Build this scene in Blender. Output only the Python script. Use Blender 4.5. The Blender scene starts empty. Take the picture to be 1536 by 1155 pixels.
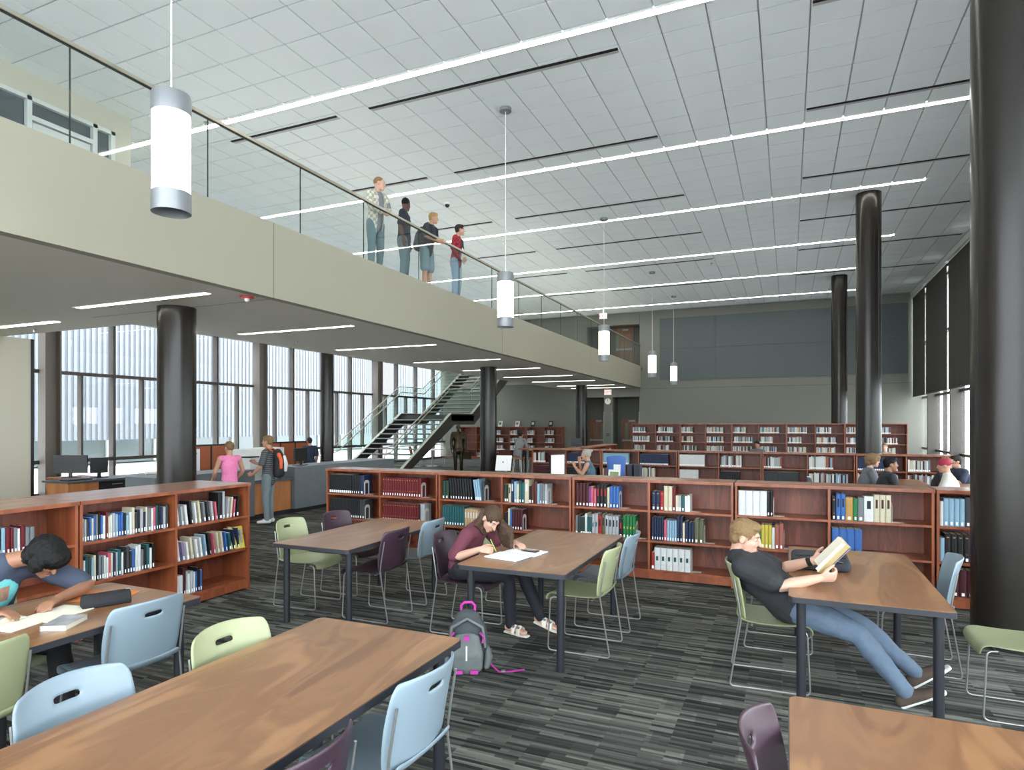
import bpy, bmesh, math, random
from mathutils import Vector, Matrix
random.seed(7)
V = Vector
scene = bpy.context.scene
COL = scene.collection

# ------------------------------------------------------------------ camera, world, sun, exposure
F_PX, YAW, HORIZON, CAM_H = 951.15, 0.4110, 635.8, 1.82
cam_d = bpy.data.cameras.new('camera')
cam = bpy.data.objects.new('camera', cam_d); COL.objects.link(cam)
cam.location = (0, 0, CAM_H); cam.rotation_euler = (math.pi/2, 0, YAW)
cam_d.sensor_width = 36.0; cam_d.sensor_fit = 'HORIZONTAL'
cam_d.lens = 36.0*F_PX/1536.0
cam_d.shift_y = (HORIZON-577.5)/1536.0
cam_d.clip_start = 0.05; cam_d.clip_end = 300
scene.camera = cam

world = bpy.data.worlds.new('overcast_sky'); scene.world = world
world.use_nodes = True
bg = world.node_tree.nodes['Background']
bg.inputs[0].default_value = (0.95, 0.975, 1.0, 1); bg.inputs[1].default_value = 6.0

vs = scene.view_settings
vs.view_transform = 'Standard'; vs.look = 'None'; vs.gamma = 1.0; vs.use_curve_mapping = False
vs.exposure = 0.95
STRIP_E, SOFFIT_E, PENDANT_E = 12.0, 9.0, 4.0

# ------------------------------------------------------------------ materials
def lin(c):
    return tuple(((x/255.0)/12.92 if x/255.0 <= 0.04045 else ((x/255.0+0.055)/1.055)**2.4) for x in c)
MATS = {}
def mat(name, rgb=(128,128,128), rough=0.6, metal=0.0, spec=0.5, noise=0.0, nscale=20.0, bump=0.0, emit=0.0, coat=0.0):
    if name in MATS: return MATS[name]
    m = bpy.data.materials.new(name); m.use_nodes = True
    nt = m.node_tree; b = nt.nodes['Principled BSDF']
    c = lin(rgb)+(1,)
    b.inputs['Base Color'].default_value = c
    b.inputs['Roughness'].default_value = rough
    b.inputs['Metallic'].default_value = metal
    b.inputs['Specular IOR Level'].default_value = spec
    if coat: b.inputs['Coat Weight'].default_value = coat
    if emit:
        b.inputs['Emission Color'].default_value = c
        b.inputs['Emission Strength'].default_value = emit
    if noise or bump:
        tc = nt.nodes.new('ShaderNodeTexCoord'); n = nt.nodes.new('ShaderNodeTexNoise')
        n.inputs['Scale'].default_value = nscale; n.inputs['Detail'].default_value = 4
        nt.links.new(tc.outputs['Object'], n.inputs['Vector'])
        if noise:
            mx = nt.nodes.new('ShaderNodeMix'); mx.data_type = 'RGBA'
            mx.inputs['A'].default_value = tuple(x*(1-noise) for x in c[:3])+(1,)
            mx.inputs['B'].default_value = tuple(min(1, x*(1+noise)) for x in c[:3])+(1,)
            nt.links.new(n.outputs['Fac'], mx.inputs['Factor'])
            nt.links.new(mx.outputs['Result'], b.inputs['Base Color'])
        if bump:
            bp = nt.nodes.new('ShaderNodeBump'); bp.inputs['Strength'].default_value = bump
            bp.inputs['Distance'].default_value = 0.01
            nt.links.new(n.outputs['Fac'], bp.inputs['Height']); nt.links.new(bp.outputs['Normal'], b.inputs['Normal'])
    MATS[name] = m
    return m

def wood(name, rgb1, rgb2, rough=0.35, stretch=(14, 1.2, 14), scale=1.0, coat=0.0, rings=False):
    if name in MATS: return MATS[name]
    m = bpy.data.materials.new(name); m.use_nodes = True
    nt = m.node_tree; b = nt.nodes['Principled BSDF']; L = nt.links.new
    tc = nt.nodes.new('ShaderNodeTexCoord'); mp = nt.nodes.new('ShaderNodeMapping')
    oi = nt.nodes.new('ShaderNodeObjectInfo'); add = nt.nodes.new('ShaderNodeVectorMath'); add.operation = 'ADD'
    mul = nt.nodes.new('ShaderNodeMath'); mul.operation = 'MULTIPLY'; mul.inputs[1].default_value = 37.0
    L(oi.outputs['Random'], mul.inputs[0])
    L(tc.outputs['Object'], add.inputs[0]); L(mul.outputs[0], add.inputs[1])
    mp.inputs['Scale'].default_value = stretch
    L(add.outputs[0], mp.inputs['Vector'])
    n = nt.nodes.new('ShaderNodeTexNoise'); n.inputs['Scale'].default_value = scale; n.inputs['Detail'].default_value = 6
    n.inputs['Distortion'].default_value = 1.2 if rings else 0.4
    L(mp.outputs[0], n.inputs['Vector'])
    fac = n.outputs['Fac']
    if rings:
        w = nt.nodes.new('ShaderNodeMath'); w.operation = 'MULTIPLY'; w.inputs[1].default_value = 34.0
        sn = nt.nodes.new('ShaderNodeMath'); sn.operation = 'SINE'
        L(n.outputs['Fac'], w.inputs[0]); L(w.outputs[0], sn.inputs[0])
        ma = nt.nodes.new('ShaderNodeMath'); ma.operation = 'MULTIPLY_ADD'; ma.inputs[1].default_value = 0.10
        L(sn.outputs[0], ma.inputs[0]); L(n.outputs['Fac'], ma.inputs[2]); fac = ma.outputs[0]
    r = nt.nodes.new('ShaderNodeValToRGB')
    r.color_ramp.elements[0].position = 0.3; r.color_ramp.elements[0].color = lin(rgb1)+(1,)
    r.color_ramp.elements[1].position = 0.72; r.color_ramp.elements[1].color = lin(rgb2)+(1,)
    L(fac, r.inputs['Fac']); L(r.outputs['Color'], b.inputs['Base Color'])
    b.inputs['Roughness'].default_value = rough
    if coat: b.inputs['Coat Weight'].default_value = coat; b.inputs['Coat Roughness'].default_value = 0.32
    MATS[name] = m
    return m

def glass(name, tint=(235,243,240), refl=1.0, ior=1.5, base=0.0):
    if name in MATS: return MATS[name]
    m = bpy.data.materials.new(name); m.use_nodes = True
    nt = m.node_tree; nt.nodes.clear(); L = nt.links.new
    o = nt.nodes.new('ShaderNodeOutputMaterial'); t = nt.nodes.new('ShaderNodeBsdfTransparent')
    g = nt.nodes.new('ShaderNodeBsdfGlossy'); g.inputs['Roughness'].default_value = 0.02
    mx = nt.nodes.new('ShaderNodeMixShader'); lw = nt.nodes.new('ShaderNodeLayerWeight'); lw.inputs['Blend'].default_value = 0.5
    pw = nt.nodes.new('ShaderNodeMath'); pw.operation = 'POWER'; pw.inputs[1].default_value = 5.0
    ml = nt.nodes.new('ShaderNodeMath'); ml.operation = 'MULTIPLY_ADD'; ml.inputs[1].default_value = refl*0.9; ml.inputs[2].default_value = 0.035*refl+base
    t.inputs[0].default_value = lin(tint)+(1,)
    L(lw.outputs['Facing'], pw.inputs[0]); L(pw.outputs[0], ml.inputs[0]); L(ml.outputs[0], mx.inputs[0]); L(t.outputs[0], mx.inputs[1]); L(g.outputs[0], mx.inputs[2])
    L(mx.outputs[0], o.inputs[0])
    MATS[name] = m
    return m

def emitter(name, rgb, strength):
    if name in MATS: return MATS[name]
    m = bpy.data.materials.new(name); m.use_nodes = True
    nt = m.node_tree; nt.nodes.clear()
    o = nt.nodes.new('ShaderNodeOutputMaterial'); e = nt.nodes.new('ShaderNodeEmission')
    e.inputs[0].default_value = lin(rgb)+(1,); e.inputs[1].default_value = strength
    nt.links.new(e.outputs[0], o.inputs[0]); MATS[name] = m
    return m

def carpet_mat():
    m = bpy.data.materials.new('striped_carpet'); m.use_nodes = True
    nt = m.node_tree; b = nt.nodes['Principled BSDF']; L = nt.links.new
    tc = nt.nodes.new('ShaderNodeTexCoord')
    def brick(w, h, off, c1, c2, bias=0.0, dx=0.0):
        mp = nt.nodes.new('ShaderNodeMapping'); mp.inputs['Location'].default_value = (dx, dx*0.7, 0)
        L(tc.outputs['Object'], mp.inputs['Vector'])
        k = nt.nodes.new('ShaderNodeTexBrick'); k.offset = off; k.offset_frequency = 3; k.squash = 1
        k.inputs['Scale'].default_value = 1; k.inputs['Mortar Size'].default_value = 0
        k.inputs['Brick Width'].default_value = w; k.inputs['Row Height'].default_value = h
        k.inputs['Bias'].default_value = bias
        k.inputs['Color1'].default_value = lin(c1)+(1,); k.inputs['Color2'].default_value = lin(c2)+(1,)
        L(mp.outputs[0], k.inputs['Vector'])
        return k.outputs['Color']
    a = brick(0.36, 0.026, 0.37, (42,44,44), (124,124,117), 0.0)
    c = brick(0.22, 0.013, 0.61, (165,165,165), (255,255,255), 0.3, 3.1)
    d = brick(0.48, 0.16, 0.43, (185,185,185), (255,255,255), 0.1, 1.7)
    def mulc(p, q):
        x = nt.nodes.new('ShaderNodeMix'); x.data_type = 'RGBA'; x.blend_type = 'MULTIPLY'; x.inputs['Factor'].default_value = 1
        L(p, x.inputs['A']); L(q, x.inputs['B']); return x.outputs['Result']
    n = nt.nodes.new('ShaderNodeTexNoise'); n.inputs['Scale'].default_value = 400
    L(tc.outputs['Object'], n.inputs['Vector'])
    L(mulc(mulc(a, c), d), b.inputs['Base Color'])
    bp = nt.nodes.new('ShaderNodeBump'); bp.inputs['Strength'].default_value = 0.5; bp.inputs['Distance'].default_value = 0.004
    L(n.outputs['Fac'], bp.inputs['Height']); L(bp.outputs['Normal'], b.inputs['Normal'])
    b.inputs['Roughness'].default_value = 0.95; b.inputs['Specular IOR Level'].default_value = 0.15
    return m

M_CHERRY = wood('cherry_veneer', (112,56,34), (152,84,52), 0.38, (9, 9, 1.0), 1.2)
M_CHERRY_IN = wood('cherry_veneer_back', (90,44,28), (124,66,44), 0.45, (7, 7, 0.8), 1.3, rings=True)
M_CTOP = wood('cherry_laminate_top', (128,82,54), (160,108,74), 0.25, (1.5, 9, 9), 1.0, coat=0.35)
M_TABLE = wood('table_laminate', (112,75,48), (152,110,74), 0.32, (3.2, 0.75, 3.2), 1.1, coat=0.15, rings=True)
M_DOORW = wood('door_veneer', (92,58,34), (126,84,52), 0.4, (8, 8, 1), 1.0)
M_MAPLE = wood('desk_veneer', (150,92,50), (184,122,74), 0.35, (8, 8, 1), 1.0)
M_EDGE = mat('dark_edge_band', (44,46,52), 0.35)
M_LEGMETAL = mat('dark_leg_metal', (42,44,50), 0.38, 0.3)
M_CHROME = mat('chrome_rod', (156,156,154), 0.28, 0.7)
M_BRONZE = mat('dark_bronze_column', (36,33,30), 0.25, 0.0, spec=0.3, noise=0.12, nscale=3)
M_MULL = mat('bronze_mullion', (84,79,76), 0.42, 0.4)
M_SOFFIT = mat('soffit_paint', (214,211,200), 0.7)
M_FASCIA = mat('fascia_paint', (154,151,136), 0.7)
M_CREAM = mat('cream_wall_paint', (184,181,166), 0.75)
M_TILE = mat('ceiling_tile', (230,236,240), 0.85, noise=0.02, nscale=90, bump=0.05)
M_GRID = mat('ceiling_grid', (178,180,182), 0.6)
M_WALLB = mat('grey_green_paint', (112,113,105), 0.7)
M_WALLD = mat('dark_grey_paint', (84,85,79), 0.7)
M_PANEL = mat('acoustic_panel_fabric', (88,95,96), 0.9, noise=0.05, nscale=60)
M_WHITE = mat('white_paint', (225,225,222), 0.5)
M_BLACK = mat('black_plastic', (20,20,22), 0.4)
M_BLACKM = mat('black_matte', (14,14,15), 0.8)
M_STEEL = mat('brushed_aluminium', (140,144,148), 0.5, 0.6)
M_STRIP = emitter('linear_light_lens', (255,253,244), STRIP_E)
M_SSTRIP = emitter('soffit_light_lens', (255,250,236), SOFFIT_E)
M_PEND = emitter('pendant_diffuser', (255,251,226), PENDANT_E)
M_GLASS = glass('clear_glass', (240,248,245), 1.0)
M_RAILGL = glass('balustrade_glass', (251,253,252), 1.0)
M_WINGL = glass('window_glass', (246,249,251), 0.7)
M_STONE = mat('grey_solid_surface', (96,102,106), 0.45, noise=0.22, nscale=9)
M_DARKTOP = mat('dark_counter_top', (70,76,82), 0.3)
M_CARPET = carpet_mat()

# ------------------------------------------------------------------ mesh helpers
class MB:
    def __init__(s): s.v = []; s.f = []; s.m = []
    def face(s, idx, m=0): s.f.append(idx); s.m.append(m)
    def box(s, x0, x1, y0, y1, z0, z1, m=0):
        b = len(s.v)
        s.v += [(x0,y0,z0),(x1,y0,z0),(x1,y1,z0),(x0,y1,z0),(x0,y0,z1),(x1,y0,z1),(x1,y1,z1),(x0,y1,z1)]
        for q in ((0,3,2,1),(4,5,6,7),(0,1,5,4),(1,2,6,5),(2,3,7,6),(3,0,4,7)): s.face(tuple(b+i for i in q), m)
        return s
    def obox(s, c, ax, ay, az, m=0):      # oriented box: half vectors
        b = len(s.v); c, ax, ay, az = V(c), V(ax), V(ay), V(az)
        for sz in (-1, 1):
            for sx, sy in ((-1,-1),(1,-1),(1,1),(-1,1)): s.v.append(tuple(c+ax*sx+ay*sy+az*sz))
        for q in ((0,3,2,1),(4,5,6,7),(0,1,5,4),(1,2,6,5),(2,3,7,6),(3,0,4,7)): s.face(tuple(b+i for i in q), m)
        return s
    def prism(s, poly, axis, a, b2, m=0):  # poly of 2D points extruded along axis
        b = len(s.v); n = len(poly)
        for t in (a, b2):
            for p, q in poly:
                s.v.append({'x': (t,p,q), 'y': (p,t,q), 'z': (p,q,t)}[axis])
        s.face(tuple(b+i for i in range(n))[::-1], m); s.face(tuple(b+n+i for i in range(n)), m)
        for i in range(n):
            j = (i+1) % n; s.face((b+i, b+j, b+n+j, b+n+i), m)
        return s
    def tube(s, pts, rad, seg=10, side=None, m=0, cap=True, round_ends=False):
        pts = [V(p) for p in pts]; n = len(pts)
        rads = [rad]*n if not isinstance(rad, (list,)) else list(rad)
        if round_ends:
            def rr(r, k): return (r[0]*k, r[1]*k) if isinstance(r, tuple) else r*k
            def mx(r): return min(r) if isinstance(r, tuple) else r
            d0 = (pts[0]-pts[1]).normalized(); d1 = (pts[-1]-pts[-2]).normalized()
            r0, r1 = mx(rads[0]), mx(rads[-1])
            pre = [(pts[0]+d0*r0*t, rr(rads[0], k)) for t, k in ((0.97,0.25),(0.8,0.6),(0.45,0.89))]
            post = [(pts[-1]+d1*r1*t, rr(rads[-1], k)) for t, k in ((0.45,0.89),(0.8,0.6),(0.97,0.25))]
            pts = [p for p,_ in pre]+pts+[p for p,_ in post]; rads = [r for _,r in pre]+rads+[r for _,r in post]
            n = len(pts)
        b = len(s.v); prev = None
        for i in range(n):
            d = (pts[min(i+1,n-1)]-pts[max(i-1,0)]).normalized()
            if side is not None:
                a = V(side)-d*V(side).dot(d)
            elif prev is not None:
                a = prev-d*prev.dot(d)
            else:
                a = V((0,0,1)).cross(d)
            if a.length < 1e-5: a = V((1,0,0)).cross(d)
            if a.length < 1e-5: a = V((0,1,0))
            a.normalize(); prev = a; c = d.cross(a)
            r = rads[i]; ra, rb = r if isinstance(r, tuple) else (r, r)
            for k in range(seg):
                t = 2*math.pi*k/seg
                s.v.append(tuple(pts[i]+a*(ra*math.cos(t))+c*(rb*math.sin(t))))
        for i in range(n-1):
            for k in range(seg):
                j = (k+1) % seg
                s.face((b+i*seg+k, b+i*seg+j, b+(i+1)*seg+j, b+(i+1)*seg+k), m)
        if cap:
            s.face(tuple(b+k for k in range(seg))[::-1], m); s.face(tuple(b+(n-1)*seg+k for k in range(seg)), m)
        return s
    def cyl(s, x, y, z0, z1, r, seg=24, m=0, r1=None): return s.tube([(x,y,z0),(x,y,z1)], [r, r if r1 is None else r1], seg, (1,0,0), m)
    def ell(s, c, rx, ry, rz, ax=(1,0,0), ay=(0,1,0), az=(0,0,1), nu=14, nv=9, m=0):
        c, ax, ay, az = V(c), V(ax), V(ay), V(az); b = len(s.v)
        s.v.append(tuple(c-az*rz))
        for i in range(1, nv):
            t = -math.pi/2+math.pi*i/nv
            for k in range(nu):
                p = 2*math.pi*k/nu
                s.v.append(tuple(c+ax*(rx*math.cos(t)*math.cos(p))+ay*(ry*math.cos(t)*math.sin(p))+az*(rz*math.sin(t))))
        s.v.append(tuple(c+az*rz)); e = len(s.v)-1
        for k in range(nu):
            j = (k+1) % nu
            s.face((b, b+1+j, b+1+k), m); s.face((e, e-nu+k, e-nu+j), m)
            for i in range(nv-2):
                q = b+1+i*nu; s.face((q+k, q+j, q+nu+j, q+nu+k), m)
        return s
    def lathe(s, prof, c=(0,0,0), seg=24, m=0):
        b = len(s.v); n = len(prof)
        for r, z in prof:
            for k in range(seg):
                t = 2*math.pi*k/seg; s.v.append((c[0]+r*math.cos(t), c[1]+r*math.sin(t), c[2]+z))
        for i in range(n-1):
            for k in range(seg):
                j = (k+1) % seg; s.face((b+i*seg+k, b+i*seg+j, b+(i+1)*seg+j, b+(i+1)*seg+k), m)
        s.face(tuple(b+k for k in range(seg))[::-1], m); s.face(tuple(b+(n-1)*seg+k for k in range(seg)), m)
        return s
    def mesh(s, name, mats, smooth=None, off=(0,0,0)):
        me = bpy.data.meshes.new(name)
        o = V(off)
        me.from_pydata([tuple(V(p)-o) for p in s.v], [], s.f)
        for mm in (mats if isinstance(mats, (list, tuple)) else [mats]): me.materials.append(mm)
        if any(s.m): me.polygons.foreach_set('material_index', s.m)
        if smooth is not None:
            me.polygons.foreach_set('use_smooth', [True]*len(me.polygons))
            try: me.set_sharp_from_angle(angle=math.radians(smooth))
            except Exception: pass
        me.update()
        return me
    def base(s):
        xs, ys, zs = zip(*s.v)
        return ((min(xs)+max(xs))/2, (min(ys)+max(ys))/2, min(zs))
    def build(s, name, mats, parent=None, smooth=None, local=False):
        """top-level: origin moved to the base of the mesh; child: world coordinates are turned into the parent's (local=True: already local)"""
        if parent is None: off = s.base()
        elif local: off = (0,0,0)
        else: off = world_loc(parent)
        o = bpy.data.objects.new(name, s.mesh(name, mats, smooth, off)); COL.objects.link(o)
        if parent is None: o.location = off
        else: o.parent = parent
        return o
def world_loc(o):
    p = V(o.location)
    while o.parent: o = o.parent; p += V(o.location)
    return p
def tag(o, label=None, cat=None, group=None, kind=None):
    if label: o['label'] = label
    if cat: o['category'] = cat
    if group: o['group'] = group
    if kind: o['kind'] = kind
    return o
def thing(name, loc, label, cat, group=None, rz=0.0):
    o = bpy.data.objects.new(name, None); COL.objects.link(o)
    o.location = loc; o.rotation_euler = (0,0,rz); o.empty_display_size = 0.1
    return tag(o, label, cat, group)
def struct(mb, name, m, parent=None, smooth=None):
    o = mb.build(name, m, parent, smooth)
    if parent is None: o['kind'] = 'structure'
    return o
def copy_tree(o, parent=None):
    c = o.copy(); COL.objects.link(c); c.parent = parent
    for ch in list(o.children): copy_tree(ch, c)
    return c
def inst(name, me, loc, parent=None, rot=(0,0,0)):
    o = bpy.data.objects.new(name, me); COL.objects.link(o); o.location = loc; o.rotation_euler = rot
    if parent: o.parent = parent
    return o
def bake(mb, name, mats, mods, smooth=60):
    """evaluate modifiers once into a plain mesh (parts of chairs, bodies, clothes)"""
    me = mb.mesh(name, mats, None)
    o = bpy.data.objects.new('tmp', me); COL.objects.link(o)
    for typ, props in mods:
        md = o.modifiers.new(typ, typ)
        for k, v in props.items(): setattr(md, k, v)
    dg = bpy.context.evaluated_depsgraph_get()
    r = bpy.data.meshes.new_from_object(o.evaluated_get(dg)); r.name = name
    bpy.data.objects.remove(o); bpy.data.meshes.remove(me)
    r.materials.clear()
    for mm in (mats if isinstance(mats, (list, tuple)) else [mats]): r.materials.append(mm)
    r.polygons.foreach_set('use_smooth', [True]*len(r.polygons))
    if smooth:
        try: r.set_sharp_from_angle(angle=math.radians(smooth))
        except Exception: pass
    r.update()
    return r
def pix(x, y, z):
    """image position and size (px per metre) of a point; used only to rank repeats by how large they show"""
    s, c = math.sin(YAW), math.cos(YAW); d = -x*s+y*c
    if d < 0.2: return None
    return 768+F_PX*(x*c+y*s)/d, HORIZON-F_PX*(z-CAM_H)/d, F_PX/d

# ------------------------------------------------------------------ the building shell
HC = 7.08                      # ceiling height
XF, XB = -6.36, -10.2          # bridge: room-side face and atrium-side edge
ZS, ZD = 3.52, 4.53            # bridge: underside and fascia top
YB, XW, XR, YR = 29.8, -17.0, 4.95, -6.0

struct(MB().box(XW-0.2, XR+0.2, YR, YB+1.2, -0.15, 0), 'floor', M_CARPET)
ceil = struct(MB().box(XW-0.2, XR+0.3, YR, YB+0.3, HC+0.012, HC+0.2), 'ceiling', M_GRID)

# ceiling tiles: a 2 ft lay-in grid; the 300 that show largest are parts, the rest one joined part
TX, TY, GX, GY = 0.605, 0.614, -1.56, 8.64
tile_me = MB().box(-TX/2+0.011, TX/2-0.011, -TY/2+0.011, TY/2-0.011, 0, 0.018).mesh('ceiling_tile', M_TILE)
tiles = []
for i in range(-26, 11):
    for j in range(-21, 35):
        cx, cy = GX+(i+0.5)*TX, GY+(j+0.5)*TY
        if cx > 4.55 or cx < XW+0.2 or cy > YB-0.2 or cy < YR+0.3: continue
        p = pix(cx, cy, HC); key = 0
        if p and -60 < p[0] < 1596 and -60 < p[1] < 1215:
            vis = True
            if cx < XF:                                   # hidden by the bridge and its upper room
                vis = (ZD-CAM_H)/abs(XF) < (HC-CAM_H)/abs(cx) and not (cx < -10.4 and cy < 7.4)
            if vis: key = p[2]*p[2]
        tiles.append((key, cx, cy))
tiles.sort(reverse=True)
cl = V(world_loc(ceil))
for k, cx, cy in tiles[:300]:
    inst('ceiling_tile', tile_me, V((cx, cy, HC-0.004))-cl, ceil)
mb = MB()
for k, cx, cy in tiles[300:]:
    mb.box(cx-TX/2+0.011, cx+TX/2-0.011, cy-TY/2+0.011, cy+TY/2-0.011, HC-0.004, HC+0.014)
tag(mb.build('ceiling_tile_field', M_TILE, ceil), kind='stuff')

# back wall with door alcoves on both levels
mb = MB()
for x0, x1, z0, z1 in ((XW-0.2,-9.3,0,3.1), (-8.15,-7.74,0,3.1), (-6.44,XR+0.3,0,3.1), (XW-0.2,XR+0.3,3.1,ZD),
                       (XW-0.2,-9.0,ZD,6.53), (-6.44,XR+0.3,ZD,6.53), (XW-0.2,XR+0.3,6.53,HC)):
    mb.box(x0, x1, YB, YB+0.3, z0, z1)
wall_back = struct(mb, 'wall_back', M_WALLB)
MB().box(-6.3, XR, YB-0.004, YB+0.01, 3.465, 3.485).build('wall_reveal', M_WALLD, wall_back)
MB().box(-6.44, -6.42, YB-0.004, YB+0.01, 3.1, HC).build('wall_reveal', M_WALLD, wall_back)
for x in (-8.16, -7.75, -6.45):
    MB().box(x-0.02, x+0.02, YB-0.012, YB+0.02, 0.1, 2.4).build('corner_guard', M_STEEL, wall_back)
pw, ph = 9.9/4, 2.86/2
for i in range(4):
    for j in range(2):
        MB().box(-5.48+i*pw+0.004, -5.48+(i+1)*pw-0.004, YB-0.05, YB, 3.85+j*ph+0.004, 3.85+(j+1)*ph-0.004).build('acoustic_panel', M_PANEL, wall_back)
mb = MB()
mb.box(-9.35, -6.4, YB+1.0, YB+1.2, 0, 3.2).box(-9.1, -6.4, YB+1.0, YB+1.2, ZD, 6.6)
mb.box(-9.4, -9.3, YB+0.3, YB+1.0, 0, 3.1).box(-6.44, -6.3, YB+0.3, YB+1.0, 0, 3.1).box(-8.15, -7.74, YB+0.3, YB+1.0, 0, 3.1)
mb.box(-9.4, -6.3, YB+0.3, YB+1.0, 3.1, 3.2).box(-9.4, -6.3, YB+0.3, YB+1.0, 6.53, 6.63).box(-9.1, -9.0, YB+0.3, YB+1.0, ZD, 6.53).box(-6.44, -6.3, YB+0.3, YB+1.0, ZD, 6.53)
mb.box(-9.4, -6.3, YB, YB+1.0, ZD-0.2, ZD-0.07)
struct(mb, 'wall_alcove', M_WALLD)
def door(n, x0, x1, z0, glass_x):
    e = bpy.data.objects.new('door_%d' % n, None); COL.objects.link(e); e.location = ((x0+x1)/2, YB+0.93, z0); e['kind'] = 'structure'
    y = YB+0.93
    MB().box(x0-0.06, x0, y, y+0.1, z0, z0+2.12).box(x1, x1+0.06, y, y+0.1, z0, z0+2.12).box(x0-0.06, x1+0.06, y, y+0.1, z0+2.06, z0+2.12).build('door_frame', M_WALLD, e)
    MB().box(x0, x1, y+0.02, y+0.07, z0+0.01, z0+2.06).build('door_leaf', M_DOORW, e)
    MB().box(glass_x-0.06, glass_x+0.06, y+0.01, y+0.05, z0+1.05, z0+1.85).build('vision_panel', mat('wired_glass', (96,118,92), 0.15), e)
    MB().box(x0+0.08, x1-0.05, y-0.06, y-0.02, z0+0.98, z0+1.05).box(x0+0.08, x0+0.16, y-0.03, y+0.02, z0+0.96, z0+1.07).box(x1-0.13, x1-0.05, y-0.03, y+0.02, z0+0.96, z0+1.07).build('push_bar', M_STEEL, e)
    MB().box((x0+x1)/2-0.06, (x0+x1)/2+0.22, y-0.05, y+0.02, z0+1.93, z0+2.0).build('door_closer', M_STEEL, e)
door(1, -9.2, -8.28, 0, -8.48); door(2, -7.55, -6.62, 0, -7.28); door(3, -7.85, -6.95, ZD-0.07, -7.7)

# bridge (upper walkway), its fascia and its soffit joints
struct(MB().box(XB, XF-0.14, YR, YB, ZS, ZD-0.07).box(-17, XB, YR, 7.35, ZS, ZD-0.07).box(-13.6, XB, 25.75, YB, ZS+0.3, ZD-0.07), 'floor_bridge', M_SOFFIT)
fas = struct(MB().box(XF-0.14, XF, YR, YB, ZS-0.001, ZD), 'wall_balcony', M_FASCIA)
for y in (-0.9, 6.55, 14.0, 21.5):
    MB().box(XF-0.02, XF+0.002, y-0.006, y+0.006, ZS-0.006, ZD+0.001).build('fascia_joint', mat('joint_shadow_gap', (120,118,106), 0.8), fas)
struct(MB().box(XB, XF-0.14, 6.6, 6.612, ZS-0.003, ZS+0.01), 'trim_1', mat('soffit_joint', (120,118,108), 0.8))

# cream block of rooms at the left: lower wall, upper wall with glazed front
wl = struct(MB().box(XW, -13.93, YR, 7.8, 0, ZS), 'wall_left', M_CREAM)
MB().box(-13.99, -13.92, 7.8, 7.86, 0, ZS).build('corner_trim', M_BLACK, wl)
mb = MB().box(-17, -10.4, YR, 7.4, 6.72, HC).box(-17, -10.4, 7.12, 7.4, ZD-0.1, 6.72).box(-17, -10.9, YR, 7.12, ZD-0.1, 6.72)
struct(mb, 'wall_upper_left', M_CREAM)
e = bpy.data.objects.new('window_3', None); COL.objects.link(e); e.location = (-10.45, 5.0, ZD); e['kind'] = 'structure'
M_FR = mat('pale_window_frame', (196,202,200), 0.45)
for y in (0.0, 2.0, 4.0, 5.8, 6.78, 7.08):
    MB().box(-10.5, -10.38, y-0.035, y+0.035, ZD-0.06, 6.72).build('mullion', M_FR, e)
MB().box(-10.5, -10.38, -2, 7.12, 6.66, 6.72).build('frame_head', M_FR, e)
MB().box(-10.5, -10.39, 5.83, 6.75, 6.38, 6.45).build('transom', M_FR, e)
dl = MB().box(-10.47, -10.42, 5.86, 6.72, ZD-0.06, 6.36)
dl = dl.build('door_leaf', M_FR, e); MB().box(-10.425, -10.41, 6.0, 6.58, ZD+0.3, 6.18).build('door_glass', mat('dark_interior_glass', (74,82,86), 0.08), dl)
for y0, y1, z0 in ((0.04,1.96,ZD), (2.04,3.96,ZD), (4.04,5.76,ZD), (5.84,6.74,6.46), (6.82,7.04,ZD)):
    MB().box(-10.46, -10.45, y0, y1, z0, 6.66).build('pane', mat('dark_interior_glass', (74,82,86), 0.08), e)

# unseen rear glazing behind the camera, added to let daylight onto the ceiling
w4 = bpy.data.objects.new('added_rear_window', None); COL.objects.link(w4); w4.location = (-6, YR, 0); w4['kind'] = 'structure'
rx = [-13.93+1.716*k for k in range(12)]
for x in rx: MB().box(x-0.035, x+0.035, YR-0.1, YR+0.1, 0, HC).build('mullion', M_MULL, w4)
for z in (0.05, 0.87, 3.12, ZD, 6.95): MB().box(-13.93, XR, YR-0.09, YR+0.09, z-0.045, z+0.045).build('transom', M_MULL, w4)
for x0, x1 in zip(rx[:-1], rx[1:]):
    for z0, z1 in ((0.095,0.825),(0.915,3.075),(3.165,ZD-0.045),(ZD+0.045,6.9)):
        MB().box(x0+0.035, x1-0.035, YR-0.015, YR-0.003, z0, z1).build('pane', M_WINGL, w4)

# left window wall (atrium curtain wall): posts, mullions, transoms, panes
w1 = bpy.data.objects.new('window_1', None); COL.objects.link(w1); w1.location = (XW, 18, 0); w1['kind'] = 'structure'
majors = [7.85+0.15]+[9.85+1.7125*k for k in range(12)]
posts = (9.85, 16.7, 23.55)
for y in posts:
    MB().box(XW+0.04, XW+0.34, y-0.19, y-0.15, 0, HC).box(XW+0.04, XW+0.34, y+0.15, y+0.19, 0, HC).box(XW+0.17, XW+0.21, y-0.15, y+0.15, 0, HC).build('steel_post', mat('steel_post_paint', (118,110,104), 0.45, 0.2), w1)
for k, y in enumerate(majors):
    MB().box(XW-0.1, XW+0.1, y-0.035, y+0.035, 0, HC).build('mullion', M_MULL, w1)
    y2 = y+1.7125/2
    if k and y2 < YB: MB().box(XW-0.08, XW+0.08, y2-0.028, y2+0.028, 0.87, 3.12).build('mullion', M_MULL, w1)
for z in (0.05, 0.87, 3.12, 4.68, 6.6):
    MB().box(XW-0.09, XW+0.09 if z != 4.68 else XW+0.3, 7.8, YB, z-0.045, z+0.045).build('transom', M_MULL, w1)
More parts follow.
